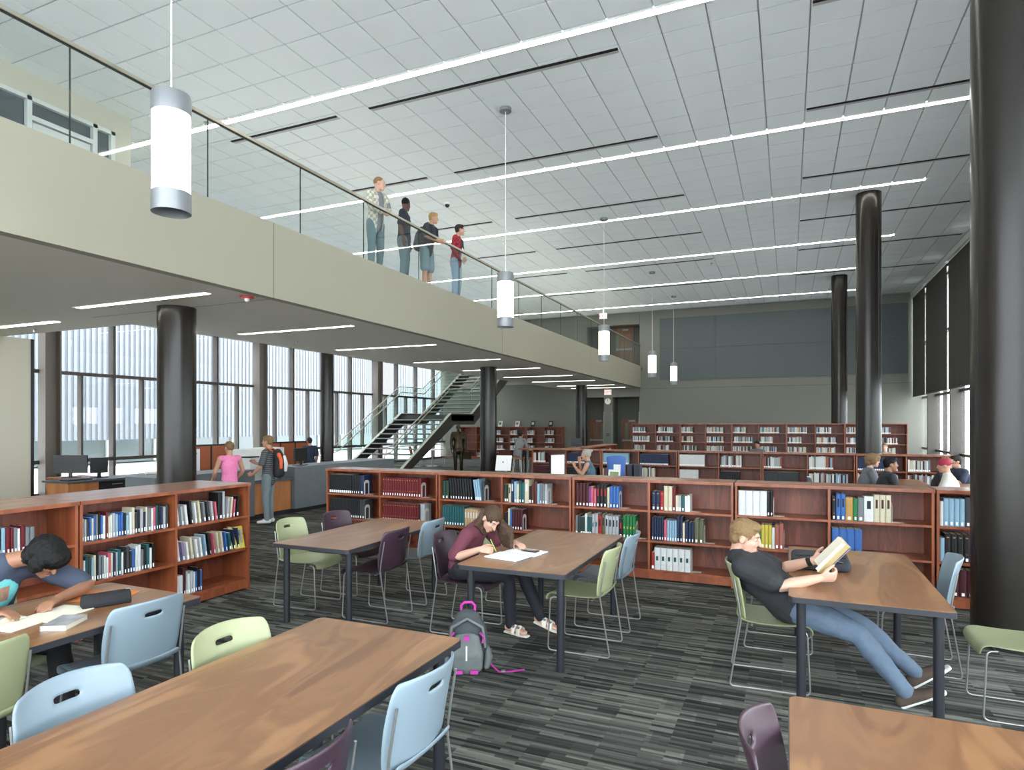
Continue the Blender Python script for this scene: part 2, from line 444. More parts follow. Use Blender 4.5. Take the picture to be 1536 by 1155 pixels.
for k in range(len(majors)):
    y0 = majors[k]; y1 = majors[k+1] if k+1 < len(majors) else YB
    rows = [(0.095,0.825,1), (0.915,3.075,2 if k else 1), (3.165,4.635,1), (4.725,6.555,1)]
    for z0, z1, n in rows:
        for q in range(n):
            a = y0+(y1-y0)*q/n+0.035; b = y0+(y1-y0)*(q+1)/n-0.035
            MB().box(XW-0.015, XW-0.003, a, b, z0, z1).build('pane', M_WINGL, w1)

# right window wall: fins, mullions, panes; bulkhead above
w2 = bpy.data.objects.new('window_2', None); COL.objects.link(w2); w2.location = (XR, 14, 0); w2['kind'] = 'structure'
fins = [27.2-3.5*k for k in range(9)]
for y in fins:
    MB().box(4.64, 5.02, y-0.06, y+0.06, 0, HC).build('fin', mat('bronze_fin', (74,70,66), 0.45, 0.3), w2)
edges = [YB]+fins+[YR]
for k in range(len(edges)-1):
    y1, y0 = edges[k]-0.06, edges[k+1]+0.06
    n = 3 if y1-y0 > 3 else 2
    for q in range(1, n):
        y = y0+(y1-y0)*q/n
        MB().box(4.9, 5.02, y-0.03, y+0.03, 0, 6.9).build('mullion', M_MULL, w2)
    for z in (0.05, 0.86, 2.86, 5.0, 6.86):
        MB().box(4.88, 5.02, y0, y1, z-0.04, z+0.04).build('transom', M_MULL, w2)
    for z0, z1 in ((0.09,0.82), (0.9,2.82), (2.9,4.96), (5.04,6.82)):
        for q in range(n):
            a, b = y0+(y1-y0)*q/n+0.03, y0+(y1-y0)*(q+1)/n-0.03
            MB().box(4.955, 4.965, a, b, z0, z1).build('pane', M_WINGL, w2)
struct(MB().box(4.5, 5.25, YR, YB, 6.9, HC-0.006), 'trim_2', M_WHITE)
struct(MB().box(XF+0.2, 4.6, YB-0.02, YB, 0, 0.1), 'baseboard_back', M_BLACKM)

# roller shades on the right window wall
sy = [YB-0.05]+fins
for k in range(8):
    y1 = sy[k]-(0.12 if k else 0); y0 = sy[k+1]+0.12
    sh = thing('roller_shade', (4.58, (y0+y1)/2, 2.9), '', 'window shade')
    where = ['dark roller shade in the bay against the back wall', 'dark roller shade in the second window bay from the back wall', 'dark roller shade in the third window bay from the back wall', 'dark roller shade in the fourth window bay from the back wall'][k] if k < 4 else 'dark roller shade high on the window bays beside the study tables'
    tag(sh, where, None, 'roller shades on the tall windows')
    mb = MB()
    n = 10
    for q in range(n):
        a = y0+(y1-y0)*q/n; b = y0+(y1-y0)*(q+1)/n; o1 = 0.006*math.sin(q*1.9); o2 = 0.006*math.sin((q+1)*1.9)
        mb.prism([(4.575+o1,a),(4.58+o1,a),(4.58+o2,b),(4.575+o2,b)], 'z', 2.93, 6.82)
    mb.build('shade_cloth', mat('charcoal_shade_cloth', (64,62,60), 0.9), sh, 60)
    MB().box(4.565, 4.59, y0, y1, 2.89, 2.93).build('hem_bar', M_BLACK, sh)
    MB().tube([(4.6,y0,6.84),(4.6,y1,6.84)], 0.04, 12).build('roller', M_BLACK, sh, 40)

# outdoors: paving, lawn, the ribbed metal building across the court, hedge on the right
struct(MB().box(-70, XW-0.2, -30, 100, -0.2, -0.05), 'ground', mat('pale_paving', (226,224,218), 0.9, noise=0.06, nscale=2))
struct(MB().box(XW-0.2, 60, -40, YR-0.1, -0.2, -0.05), 'ground_bounce_rear', mat('pale_paving', (226,224,218), 0.9))  # unseen pale ground added behind the room to bounce daylight onto the ceiling
struct(MB().box(XR+0.25, 17, YR-0.1, 70, -0.2, -0.05), 'ground_bounce_right', mat('pale_paving', (226,224,218), 0.9))  # pale strip added beside the windows to bounce daylight up at the ceiling
struct(MB().box(17, 60, YR-0.1, 70, -0.2, -0.05), 'ground_lawn', mat('lawn', (136,142,116), 0.95, noise=0.3, nscale=6))
M_RIB = mat('ribbed_metal', (108,113,119), 0.6); M_RIB2 = mat('ribbed_metal_sheet', (102,107,113), 0.6)
eb = thing('ribbed_metal_building', (-28, 16, -0.05), 'pale ribbed metal building seen across the court through the atrium windows', 'building')
MB().box(-34, -28.2, -8, 90, 3.3, 14).build('wall', M_RIB2, eb)
mb = MB()
for k in range(320):
    y = -8+k*0.305
    mb.box(-28.2, -28.14, y, y+0.15, 3.3, 14)
tag(mb.build('rib_field', M_RIB, eb), kind='stuff')
MB().box(-28.02, -27.6, 13.6, 90, 1.1, 6.4).build('lower_wing_wall', M_RIB2, eb)
mb = MB()
for k in range(300):
    y = 13.6+k*0.25
    mb.box(-27.6, -27.55, y, y+0.12, 1.12, 6.38)
tag(mb.build('rib_field', M_RIB, eb), kind='stuff')
MB().box(-34, -29.0, -8, 90, 0, 3.3).build('ground_floor_wall', mat('exterior_glass_front', (120,134,136), 0.15), eb)
for k in range(40):
    MB().box(-29.02, -28.9, -7+k*2.4, -6.9+k*2.4, 0, 3.3).build('storefront_mullion', M_WHITE, eb)
MB().box(-28.6, -28.2, -8, 90, 3.2, 3.42).build('fascia', mat('tan_sill', (170,160,140), 0.7), eb)
hd = MB()
for k in range(60):
    hd.ell((XR+14+random.uniform(-1,1), -4+k*0.7, 0.6+random.uniform(-0.1,0.3)), 0.9, 0.7, 0.8+random.uniform(0,0.4), nu=8, nv=6)
tag(hd.build('hedge', mat('hedge_leaves', (98,122,72), 0.9, noise=0.5, nscale=12, bump=1.0)), 'green hedge outside the tall shaded windows', 'hedge')

# ------------------------------------------------------------------ columns
def column(x, y, z1, d, label):
    c = thing('round_column', (x, y, 0), label, 'column')
    MB().cyl(x, y, 0.0, z1, d/2, 48).build('shaft', M_BRONZE, c, 40)
    MB().cyl(x, y, 0.0, 0.05, d/2+0.012, 48).build('base_ring', M_BLACKM, c, 40)
    return c
column(1.67, 6.45, HC, 0.52, 'massive dark bronze round column beside the pulled-out green chair')
column(1.68, 16.55, HC, 0.52, 'tall dark bronze round column just behind the second bookcase row')
column(1.66, 25.3, HC, 0.52, 'tall dark bronze round column behind the tall bookcase by back wall')
column(-8.22, 6.56, ZS, 0.52, 'thick dark round column under the bridge beside the checkout desk')
column(-8.27, 17.2, ZS, 0.50, 'dark round column under the bridge beside the bronze statue')
column(-8.38, 26.9, ZS, 0.50, 'dark round column under the bridge near the wooden exit doors')
column(-11.45, 13.75, 4.45, 0.34, 'slender dark round column by the foot of the stair')

# ------------------------------------------------------------------ glass balustrade of the bridge
bal = thing('glass_balustrade', (XF-0.05, 13, ZD), 'frameless glass balustrade with slim metal handrail along the bridge', 'railing')
js = [-2.6, -0.98, 0.66, 2.32, 3.94, 5.54, 7.12, 8.6, 10.3, 11.9, 13.53, 15.16, 16.81, 18.45, 20.1, 21.75, 23.4, 25.05, 26.7, 28.3, 29.78]
M_GEDGE = mat('glass_edge', (58,70,66), 0.2)
for a, b in zip(js[:-1], js[1:]):
    mb = MB().box(XF-0.062, XF-0.048, a+0.004, b-0.004, ZD-0.04, 5.5)
    mb.m = [1 if i in (2, 4) else 0 for i in range(6)]
    mb.build('glass_panel', [M_RAILGL, M_GEDGE], bal)
MB().box(XF-0.085, XF-0.025, js[0], js[-1], 5.5, 5.535).build('handrail', mat('champagne_rail', (176,172,156), 0.35, 0.6), bal)
MB().box(XF-0.07, XF-0.04, js[0], js[-1], 5.49, 5.5).build('rail_channel', M_BLACK, bal)

# ------------------------------------------------------------------ lights
for k, y in enumerate((8.13, 12.28, 16.02, 20.38, 24.17, 28.1)):
    names = ['over the study tables', 'second along from the study tables', 'third along from the study tables', 'fourth along from the study tables', 'fifth along from the study tables', 'nearest the back wall']
    t = thing('linear_ceiling_light', (-4, y, HC-0.02), 'long recessed linear ceiling light, '+names[k], 'ceiling light', 'linear lights in the tiled ceiling')
    x0, x1 = (-15.5, 2.69) if k else (-15.5, 2.69)
    MB().box(x0, x1, y-0.055, y+0.055, HC-0.014, HC-0.0045).build('lens', M_STRIP, t)
    MB().box(x0-0.02, x1+0.02, y-0.07, y-0.056, HC-0.016, HC-0.0045).box(x0-0.02, x1+0.02, y+0.056, y+0.07, HC-0.016, HC-0.0045).build('trim_flange', M_WHITE, t)
slots = []
for y in (8.73, 11.67, 14.9, 18.0, 21.02, 24.5):
    slots += [(-9.5 if y < 10 else -9.06, -7.07, y, 'short', 'above the bridge'), (-6.4, -2.19, y, 'long', 'over the bookcase rows'), (0.28, 4.4, y, 'long', 'towards the window shades')]
for x0, x1, y, ln, where in slots:
    nth = {8.73:'first', 11.67:'second', 14.9:'third', 18.0:'fourth', 21.02:'fifth', 24.5:'sixth'}[y]
    t = thing('slot_diffuser', ((x0+x1)/2, y, HC-0.012), '%s black air slot %s, %s row of slots from the study tables' % (ln, where, nth), 'air diffuser', 'black air slots '+where)
    MB().box(x0, x1, y-0.024, y+0.024, HC-0.016, HC-0.0045).build('slot', M_BLACKM, t)
    MB().box(x0, x1, y+0.04, y+0.1, HC-0.009, HC-0.0045).build('trim_flange', M_GRID, t)
for k, y in enumerate((5.96, 8.94, 11.76, 15.05, 17.95, 21.1, 23.9, 26.95, 28.95)):
    t = thing('soffit_light', (-8.22, y, ZS-0.01), 'slim linear light under the bridge, '+['over the checkout desk column','second along from the checkout column','third along from the checkout column','fourth along from the checkout column','beside the middle column','just past the middle column','halfway between the middle and far columns','beside the far column','nearest the exit doors'][k], 'ceiling light', 'linear lights under the bridge')
    MB().box(-9.52, -6.93, y-0.05, y+0.05, ZS-0.008, ZS+0.01).build('lens', M_SSTRIP, t)
    MB().box(-9.55, -6.9, y-0.062, y-0.051, ZS-0.01, ZS+0.01).box(-9.55, -6.9, y+0.051, y+0.062, ZS-0.01, ZS+0.01).build('trim_flange', M_WHITE, t)
t = thing('soffit_light', (-12, 6.63, ZS-0.01), 'slim recessed linear light in the soffit beside the cream wall', 'ceiling light')
MB().box(-13.7, -11.12, 6.58, 6.68, ZS-0.008, ZS+0.01).build('lens', M_SSTRIP, t)
def pendant(y, label):
    x = -4.32
    t = thing('pendant_lamp', (x, y, 3.43), label, 'pendant light', 'cylinder pendant lamps')
    MB().cyl(x, y, HC-0.06, HC-0.0045, 0.1, 24).build('canopy', M_STEEL, t, 40)
    MB().cyl(x, y, 4.33, HC-0.06, 0.006, 8).build('cable', M_WHITE, t, 40)
    MB().lathe([(0.03,0.93),(0.135,0.9),(0.14,0.89),(0.14,0.75)][::-1], (x,y,3.43), 36).build('top_cap', M_STEEL, t, 40)
    MB().cyl(x, y, 3.58, 4.18, 0.134, 36).build('diffuser', M_PEND, t, 40)
    mb = MB(); seg = 36
    mb.lathe([(0.14,0.15),(0.14,0.0),(0.132,0.0),(0.132,0.12),(0.02,0.12)], (x,y,3.43), seg)
    mb.build('bottom_cap', M_STEEL, t, 40)
pendant(3.4, 'cylinder pendant lamp hanging over the study tables beside the bridge')
pendant(9.64, 'cylinder pendant lamp hanging behind the long low bookcase row')
pendant(15.8, 'cylinder pendant lamp hanging above the second bookcase row')
pendant(22.05, 'cylinder pendant lamp hanging in front of the tall bookcase')
pendant(26.55, 'cylinder pendant lamp hanging closest to the back wall')
# small ceiling devices
t = thing('security_camera', (-7.43, 13.2, HC-0.1), 'white dome security camera on the tiled ceiling above bridge', 'camera')
MB().cyl(-7.43, 13.2, HC-0.05, HC-0.004, 0.075, 20).build('housing', M_WHITE, t, 40); MB().ell((-7.43,13.2,HC-0.06), 0.055, 0.055, 0.06).build('dome', M_BLACK, t, 60)
for k, (x, y, z, lab) in enumerate(((-9.3, 8.0, HC, 'small chrome sprinkler head in the tiled ceiling above the upper walkway'), (-12.4, 7.0, ZS, 'small chrome sprinkler head in the soffit by the cream wall'), (-9.3, 10.2, ZS, 'small chrome sprinkler head under the bridge near the stair'), (-2.3, 21.6, HC, 'small chrome sprinkler head in the ceiling over the tall bookcase'))):
    t = thing('sprinkler_head', (x, y, z-0.05), lab, 'sprinkler')
    MB().lathe([(0.045,0.046),(0.045,0.04),(0.012,0.036),(0.01,0.0)][::-1], (x,y,z-0.05), 14).build('body', M_CHROME, t, 40); MB().cyl(x, y, z-0.055, z-0.05, 0.025, 14).build('deflector', M_CHROME, t, 40)
t = thing('strobe_alarm', (-6.62, 6.34, ZS-0.07), 'red ceiling fire strobe under the edge of the bridge', 'alarm')
MB().cyl(-6.62, 6.34, ZS-0.03, ZS, 0.09, 24).build('base', mat('alarm_red', (170,24,30), 0.4), t, 40); MB().ell((-6.62,6.34,ZS-0.04), 0.035, 0.035, 0.035).build('lens', mat('strobe_lens', (225,225,225), 0.1), t, 60)

# text on flat objects
def text_mesh(s, size, name='lettering'):
    cu = bpy.data.curves.new(name, 'FONT'); cu.body = s; cu.size = size; cu.align_x = 'CENTER'; cu.align_y = 'CENTER'; cu.extrude = 0.002
    o = bpy.data.objects.new('tmp', cu); COL.objects.link(o)
    me = bpy.data.meshes.new_from_object(o.evaluated_get(bpy.context.evaluated_depsgraph_get())); me.name = name
    bpy.data.objects.remove(o); bpy.data.curves.remove(cu)
    return me
def lettering(s, size, loc, rot, m, parent):
    me = text_mesh(s, size); me.materials.clear(); me.materials.append(m)
    o = inst('lettering', me, V(loc)-world_loc(parent), parent, rot); return o
M_RED = mat('exit_red', (215,40,52), 0.5, emit=0.8)
M_SIGNW = mat('exit_sign_white', (232,232,226), 0.5, emit=0.35)
for x, y, z0, lab, hang in ((-7.95, 29.766, 3.22, 'white exit sign with red letters above the wall clock', False), (-7.75, 28.2, 6.62, 'white exit sign with red letters hung above the upper walkway', True)):
    t = thing('exit_sign', (x, y, z0), lab, 'exit sign')
    MB().box(x-0.17, x+0.17, y-0.03, y+0.03, z0, z0+0.24).build('housing', M_SIGNW, t)
    lettering('EXIT', 0.17, (x, y-0.034, z0+0.12), (math.pi/2, 0, 0), M_RED, t)
    if hang: MB().cyl(x, y, z0+0.24, HC, 0.012, 8).build('stem', M_WHITE, t)
t = thing('wall_clock', (-7.95, YB-0.05, 2.74), 'round white wall clock with black rim between the exit doors', 'clock')
def disc(r0, r1, y0, y1, z):  # ring or disc facing -y
    return MB().tube([(-7.95, y0, z),(-7.95, y1, z)], r1, 32)
disc(0, 0.17, YB-0.045, YB-0.002, 2.9).build('rim', M_BLACK, t, 40)
disc(0, 0.15, YB-0.05, YB-0.044, 2.9).build('face', M_WHITE, t, 40)
for k in range(12):
    a = k*math.pi/6; MB().obox((-7.95+0.128*math.sin(a), YB-0.051, 2.9+0.128*math.cos(a)), (0.005*math.cos(a),0,-0.005*math.sin(a)), (0,0.001,0), (0.012*math.sin(a),0,0.012*math.cos(a))).build('hour_mark', M_BLACK, t)
MB().box(-7.956, -7.944, YB-0.054, YB-0.052, 2.89, 3.02).build('minute_hand', M_BLACK, t); MB().obox((-7.95-0.006, YB-0.056, 2.94), (0.006,0,0), (0,0.001,0), (-0.008,0,0.045)).build('hour_hand', M_BLACK, t)
t = thing('wall_switch', (-7.95, YB-0.01, 1.28), 'small dark control plate on the pier under the clock', 'switch')
MB().box(-8.02, -7.88, YB-0.02, YB, 1.25, 1.37).build('plate', M_BLACK, t); MB().box(-7.99, -7.91, YB-0.026, YB-0.02, 1.29, 1.33).build('button', M_STEEL, t)

# ------------------------------------------------------------------ study tables
TH = 0.74
def rounded_rect(x0, x1, y0, y1, r, n=5):
    pts = []
    for cx, cy, a0 in ((x1-r,y1-r,0),(x0+r,y1-r,90),(x0+r,y0+r,180),(x1-r,y0+r,270)):
        for k in range(n+1):
            a = math.radians(a0+90*k/n); pts.append((cx+r*math.cos(a), cy+r*math.sin(a)))
    return pts
def table(x0, x1, y0, y1, label):
    t = thing('study_table', ((x0+x1)/2, (y0+y1)/2, 0), label, 'table', 'wooden study tables')
    MB().prism(rounded_rect(x0+0.004, x1-0.004, y0+0.004, y1-0.004, 0.035), 'z', TH-0.02, TH).build('tabletop', M_TABLE, t)
    MB().prism(rounded_rect(x0, x1, y0, y1, 0.038), 'z', TH-0.036, TH-0.003).build('edge_band', M_EDGE, t, 40)
    for lx in (x0+0.075, x1-0.075):
        for ly in (y0+0.115, y1-0.115):
            MB().cyl(lx, ly, 0.0, TH-0.036, 0.029, 20).build('leg', M_LEGMETAL, t, 40)
    MB().box(x0+0.12, x1-0.12, y0+0.14, y1-0.14, TH-0.06, TH-0.036).build('underframe', M_LEGMETAL, t)
    return t
table(-2.40, -1.50, 0.98, 2.83, 'long empty wooden study table with blue, green and purple chairs, nothing on it')
table(-4.30, -3.45, 4.40, 6.09, 'empty wooden study table between the writing girl and the low double-sided bookcase')
table(-2.35, -1.46, 4.30, 6.06, 'wooden study table where the girl in maroon writes in her notebook')
table(0.00, 0.89, 4.33, 6.12, 'wooden study table where the boy in black leans back with a book')
table(0.00, 0.89, 0.95, 2.76, 'wooden study table with a swirling grain and one purple chair tucked in')
table(-4.26, -3.36, 1.03, 2.87, 'wooden study table with a black pencil case and scattered books')

# ------------------------------------------------------------------ stacking chairs
CH = {'blue': (mat('blue_plastic', (124,141,151), 0.42), mat('blue_plastic', (124,141,151))),
      'green': (mat('green_plastic', (152,158,122), 0.42),)*2, 'purple': (mat('plum_plastic', (58,40,52), 0.4),)*2}
def chair_meshes():
    # seat: shallow dished pan with waterfall front edge and upturned rear edge; local +x is forward
    mb = MB(); nx, ny = 12, 10
    prof = [(-0.235,0.505),(-0.225,0.478),(-0.195,0.456),(-0.14,0.446),(-0.06,0.442),(0.04,0.442),(0.12,0.446),(0.18,0.452),(0.215,0.45),(0.238,0.436),(0.245,0.412),(0.243,0.395)]
    wid = [0.19,0.212,0.225,0.232,0.235,0.236,0.234,0.23,0.224,0.218,0.212,0.208]
    for (x, z), w in zip(prof, wid):
        for k in range(ny):
            u = -1+2*k/(ny-1)
            mb.v.append((x, u*w, z+0.012*abs(u)**3-0.006*(1-u*u)))
    for i in range(nx-1):
        for k in range(ny-1): mb.face((i*ny+k, i*ny+k+1, (i+1)*ny+k+1, (i+1)*ny+k))
    seat = (mb, [('SOLIDIFY', dict(thickness=0.012, offset=-1)), ('SUBSURF', dict(levels=1, render_levels=1))])
    # backrest: curved shell flaring back at the top, rounded corners, hand slot
    mb = MB(); nu, nv = 19, 17
    for j in range(nv):
        v = j/(nv-1)
        z = 0.47+0.365*v
        xb = -0.215-0.05*v-0.045*v*v
        w = 0.214+0.018*math.sin(v*math.pi*0.9)
        for k in range(nu):
            u = -1+2*k/(nu-1)
            ww = w
            if v > 0.86: ww = w-0.02*((v-0.86)/0.14)**2*abs(u)
            if v < 0.08: ww = w-0.015*(1-v/0.08)*abs(u)
            zz = z+0.014*v*(1-u*u)
            mb.v.append((xb+0.075*u*u*(0.6+0.4*v), u*ww, zz))
    for j in range(nv-1):
        for k in range(nu-1):
            if j == 12 and 7 <= k <= 10: continue
            mb.face((j*nu+k, j*nu+k+1, (j+1)*nu+k+1, (j+1)*nu+k))
    back = (mb, [('SOLIDIFY', dict(thickness=0.014, offset=0)), ('SUBSURF', dict(levels=1, render_levels=1))])
    def corner(a, b, c, r=0.035, n=4):
        a, b, c = V(a), V(b), V(c); p = b+(a-b).normalized()*r; q = b+(c-b).normalized()*r
        return [tuple((p*(1-t)+b*t)*(1-t)+(b*(1-t)+q*t)*t) for t in [i/n for i in range(n+1)]]
    rods = []
    for s in (-1, 1):
        y = 0.205*s
        A, B, C, D, E2, F2 = (0.16,0.19*s,0.43), (0.215,0.2*s,0.43), (0.235,y,0.0065), (-0.275,y,0.0065), (-0.2,0.218*s,0.47), (-0.245,0.216*s,0.75)
        pts = [A]+corner(A,B,C)+corner(B,C,D)+corner(C,D,E2,0.03)+[E2,(-0.215,0.219*s,0.58),F2]
        rods.append(MB().tube(pts, 0.0058, 8))
    cross = MB().tube([(0.16,-0.19,0.43),(0.16,0.19,0.43)], 0.0058, 8).tube([(-0.13,-0.2,0.435),(-0.13,0.2,0.435)], 0.0058, 8)
    return seat, back, rods, cross
_seat, _back, _rods, _cross = chair_meshes()
ROD_ME = [r.mesh('sled_leg', M_CHROME, 60) for r in _rods]; CROSS_ME = _cross.mesh('cross_bar', M_CHROME, 60)
CHAIR_ME = {}
for cn in CH:
    CHAIR_ME[cn] = (bake(_seat[0], 'seat', CH[cn][0], _seat[1]), bake(_back[0], 'backrest', CH[cn][0], _back[1]))
def chair(colour, x, y, rz, label):
    t = thing('stacking_chair', (x, y, 0), label, 'chair', 'plastic stacking chairs on chrome sled legs', math.radians(rz))
    inst('seat', CHAIR_ME[colour][0], (0,0,0), t); inst('backrest', CHAIR_ME[colour][1], (0,0,0), t)
    for me in ROD_ME: inst('sled_leg', me, (0,0,0), t)
    inst('cross_bar', CROSS_ME, (0,0,0), t)
    return t
chair('blue', -2.28, 1.57, 2, 'pale blue chair with its slotted back against the empty table, next to a green one')
chair('green', -2.24, 2.26, -2, 'pale green chair with slotted back tucked at the empty table, facing away from slumped reader')
chair('blue', -1.585, 2.235, 178, 'pale blue chair tucked in at the empty table, nearest the grey backpack')
chair('purple', -1.58, 1.53, 181, 'dark purple chair tucked in beside a pale blue chair at the empty table')
chair('blue', -3.52, 2.45, 178, 'pale blue chair at the table with the black pencil case')
chair('green', -3.53, 1.62, 182, 'pale green chair across from the slumped reader in the navy shirt')
chair('green', -4.32, 2.22, 0, 'pale green chair the slumped reader in the navy shirt sits on')
chair('green', -4.46, 5.08, 3, 'pale green chair beside the low bookcase, at the empty table near checkout desk')
chair('purple', -4.38, 5.68, -3, 'dark purple chair beyond a green one, its back to the checkout desk')
chair('purple', -3.60, 5.02, 180, 'dark purple chair with its back to the girl in maroon, at the table end')
chair('blue', -3.59, 5.68, 180, 'pale blue chair with its back to the girl in maroon, near the encyclopedias')
chair('purple', -2.60, 5.00, 2, 'dark purple chair on which the girl in maroon sits')
chair('green', -2.58, 5.66, 0, 'pale green chair half hidden behind the writing girl')
chair('green', -1.54, 5.00, 180, 'pale green chair across the table from the girl in maroon')
chair('blue', -1.53, 5.66, 180, 'pale blue chair near the green bound books, opposite the writing girl')
chair('green', -0.11, 4.86, 3, 'pale green chair on which the boy in black leans back')
chair('purple', -0.06, 5.70, 0, 'dark purple chair beyond the boy in black, tucked under his table')
chair('blue', 0.87, 5.62, 177, 'pale blue chair across the table from the boy in black')
chair('green', 1.33, 4.92, 180, 'pale green chair pulled out from the table beside the massive column')
chair('purple', 0.16, 2.21, -5, 'dark purple chair tucked at the table with the swirling grain')

# ------------------------------------------------------------------ bookcases
def bookcase(name, loc, rz, w, nb, depth, H, shelves, label, group, double=False, end_only=False):
    """local x = width, front at y=0, back at y=+depth"""
    t = thing(name, loc, label, 'bookcase', group, rz)
    B = lambda: MB()
    for x in (0, w-0.024): B().box(x, x+0.024, 0.0, depth, 0.0, H-0.03).build('side_panel', M_CHERRY, t, local=True)
    B().box(-0.003, w+0.003, -0.012, depth+0.004, H-0.03, H).build('top', [M_CTOP], t, local=True)
    B().box(-0.004, w+0.004, -0.016, -0.012, H-0.032, H-0.001).build('top_edge', M_CHERRY, t, local=True)
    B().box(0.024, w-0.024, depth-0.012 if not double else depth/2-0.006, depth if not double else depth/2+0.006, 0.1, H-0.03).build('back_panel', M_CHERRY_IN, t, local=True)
    B().box(0.024, w-0.024, 0.012, 0.03, 0.02, shelves[0]-0.024).build('base_rail', M_CHERRY, t, local=True)
    d = (depth-0.012) if not double else depth/2-0.006
    bw = w/nb
    for k in range(1, nb):
        B().box(k*bw-0.012, k*bw+0.012, 0.001, d, 0.1, H-0.03).build('divider', M_CHERRY, t, local=True)
    for k in range(nb):
        for z in shelves:
            x0, x1 = k*bw+0.0121, (k+1)*bw-0.0121
            if k == 0: x0 = 0.0241
            if k == nb-1: x1 = w-0.0241
            B().box(x0, x1, 0.003, d, z-0.024, z).build('shelf', M_CHERRY, t, local=True)
    return t
SH = (0.125, 0.465, 0.815); BH = 1.17
ROW_W, ROW_X, ROW_Y = 1.88, -6.18, 7.40
ordw = ['first', 'second', 'third', 'fourth', 'fifth', 'sixth', 'seventh', 'eighth', 'ninth', 'tenth', 'eleventh', 'twelfth', 'thirteenth', 'fourteenth', 'fifteenth', 'sixteenth', 'seventeenth', 'eighteenth', 'nineteenth', 'twentieth', 'twenty-first', 'twenty-second', 'twenty-third', 'twenty-fourth', 'twenty-fifth', 'twenty-sixth', 'twenty-seventh', 'twenty-eighth', 'twenty-ninth', 'thirtieth']
ulabels = ['low cherry bookcase unit holding black and red encyclopedia sets', 'low cherry bookcase unit behind the girl in maroon', 'low cherry bookcase unit holding green bound books and white-and-teal volumes', 'low cherry bookcase unit behind the boy in black', 'low cherry bookcase unit running behind the massive bronze column']
for k in range(5):
    bookcase('low_bookcase', (ROW_X+k*ROW_W, ROW_Y, 0), 0, ROW_W-0.018, 2, 0.40, BH, SH, ulabels[k], 'low bookcases behind the study tables')
R2Y = 15.5
r2l = ['low bookcase unit of the second row, behind the grey-haired woman', 'low bookcase unit of second row with black volume sets', 'low bookcase unit of second row with a pale matching set', 'low bookcase unit of second row behind the two seated boys', 'low bookcase unit of second row behind the red cap']
for k in range(5):
    bookcase('low_bookcase', (ROW_X+k*ROW_W, R2Y, 0), 0, ROW_W-0.018, 2, 0.40, BH, SH, r2l[k], 'low bookcases of the second row')
LX = -5.45
lb1 = bookcase('low_bookcase', (LX, 3.43, 0), math.pi/2, 1.83, 2, 0.78, BH, SH, 'low double-sided cherry bookcase between the checkout desk and the slumped reader', 'low bookcases beside the slumped reader', double=True)
lb0 = bookcase('low_bookcase', (LX, 1.585, 0), math.pi/2, 1.83, 2, 0.78, BH, SH, 'low double-sided cherry bookcase right behind the slumped reader', 'low bookcases beside the slumped reader', double=True)
bookcase('low_bookcase', (-5.1, 16.3, 0), math.pi/2, 1.95, 2, 0.42, BH, SH, 'low bookcase unit set square to the second row, joining it', 'low bookcases running to the doors')
bookcase('low_bookcase', (-5.1, 18.27, 0), math.pi/2, 1.95, 2, 0.42, BH, SH, 'low bookcase unit set square to the second row, nearer the doors', 'low bookcases running to the doors')
TSH = (0.13, 0.47, 0.81, 1.15, 1.49)
TY0, TXL = 23.8, -5.42
tl = ['first tall cherry bookcase unit counting from the exit doors', 'second tall cherry bookcase unit counting from the exit doors', 'third tall cherry bookcase unit counting from the exit doors', 'fourth tall cherry bookcase unit counting from the exit doors', 'fifth tall cherry bookcase unit, nearest the window shades']
for k in range(5):
    bookcase('tall_bookcase', (TXL+k*1.79, TY0, 0), 0, 1.78, 2, 0.36, 1.83, TSH, tl[k], 'tall bookcases before the back wall')
DSH = (0.12, 0.5, 0.88, 1.27)
dl_ = ['first display bookcase unit along the back wall from the exit doors', 'second display bookcase unit along the back wall from the exit doors', 'third display bookcase unit along the back wall, half behind the statue']
for k in range(3):
    bookcase('display_bookcase', (-10.15-(k+1)*1.88, YB-0.36, 0), 0, 1.87, 2, 0.34, 1.68, DSH, dl_[k], 'display bookcases on the back wall')

# ------------------------------------------------------------------ books
PAGE = mat('book_pages', (214,206,186), 0.8); STICK = mat('call_number_sticker', (236,236,232), 0.7)
PAL = {'black': (26,26,28), 'dark red': (112,22,28), 'navy': (32,44,78), 'teal': (30,92,98), 'tan': (196,164,120), 'dark green': (34,62,48), 'cream': (216,206,176), 'white': (226,228,226),
       'pale blue': (142,182,206), 'blue': (54,104,178), 'grey': (120,126,130), 'dark grey': (58,62,66), 'olive': (98,98,72), 'brown': (92,44,34), 'maroon': (74,22,30), 'purple': (120,58,134), 'pink': (204,92,112),
       'red': (176,38,40), 'green': (30,122,62), 'yellow': (206,186,66), 'gold': (190,146,72), 'lime': (176,186,88), 'light grey': (176,180,182), 'orange': (204,112,50), 'lavender': (146,132,170), 'rust': (164,94,76)}
def bmat(c): return mat('book_'+c.replace(' ', '_'), tuple(int(x*0.80+0.06*sum(PAL[c])/3) for x in PAL[c]), 0.55, spec=0.3, noise=0.12, nscale=30)
BOOK_ME = {}
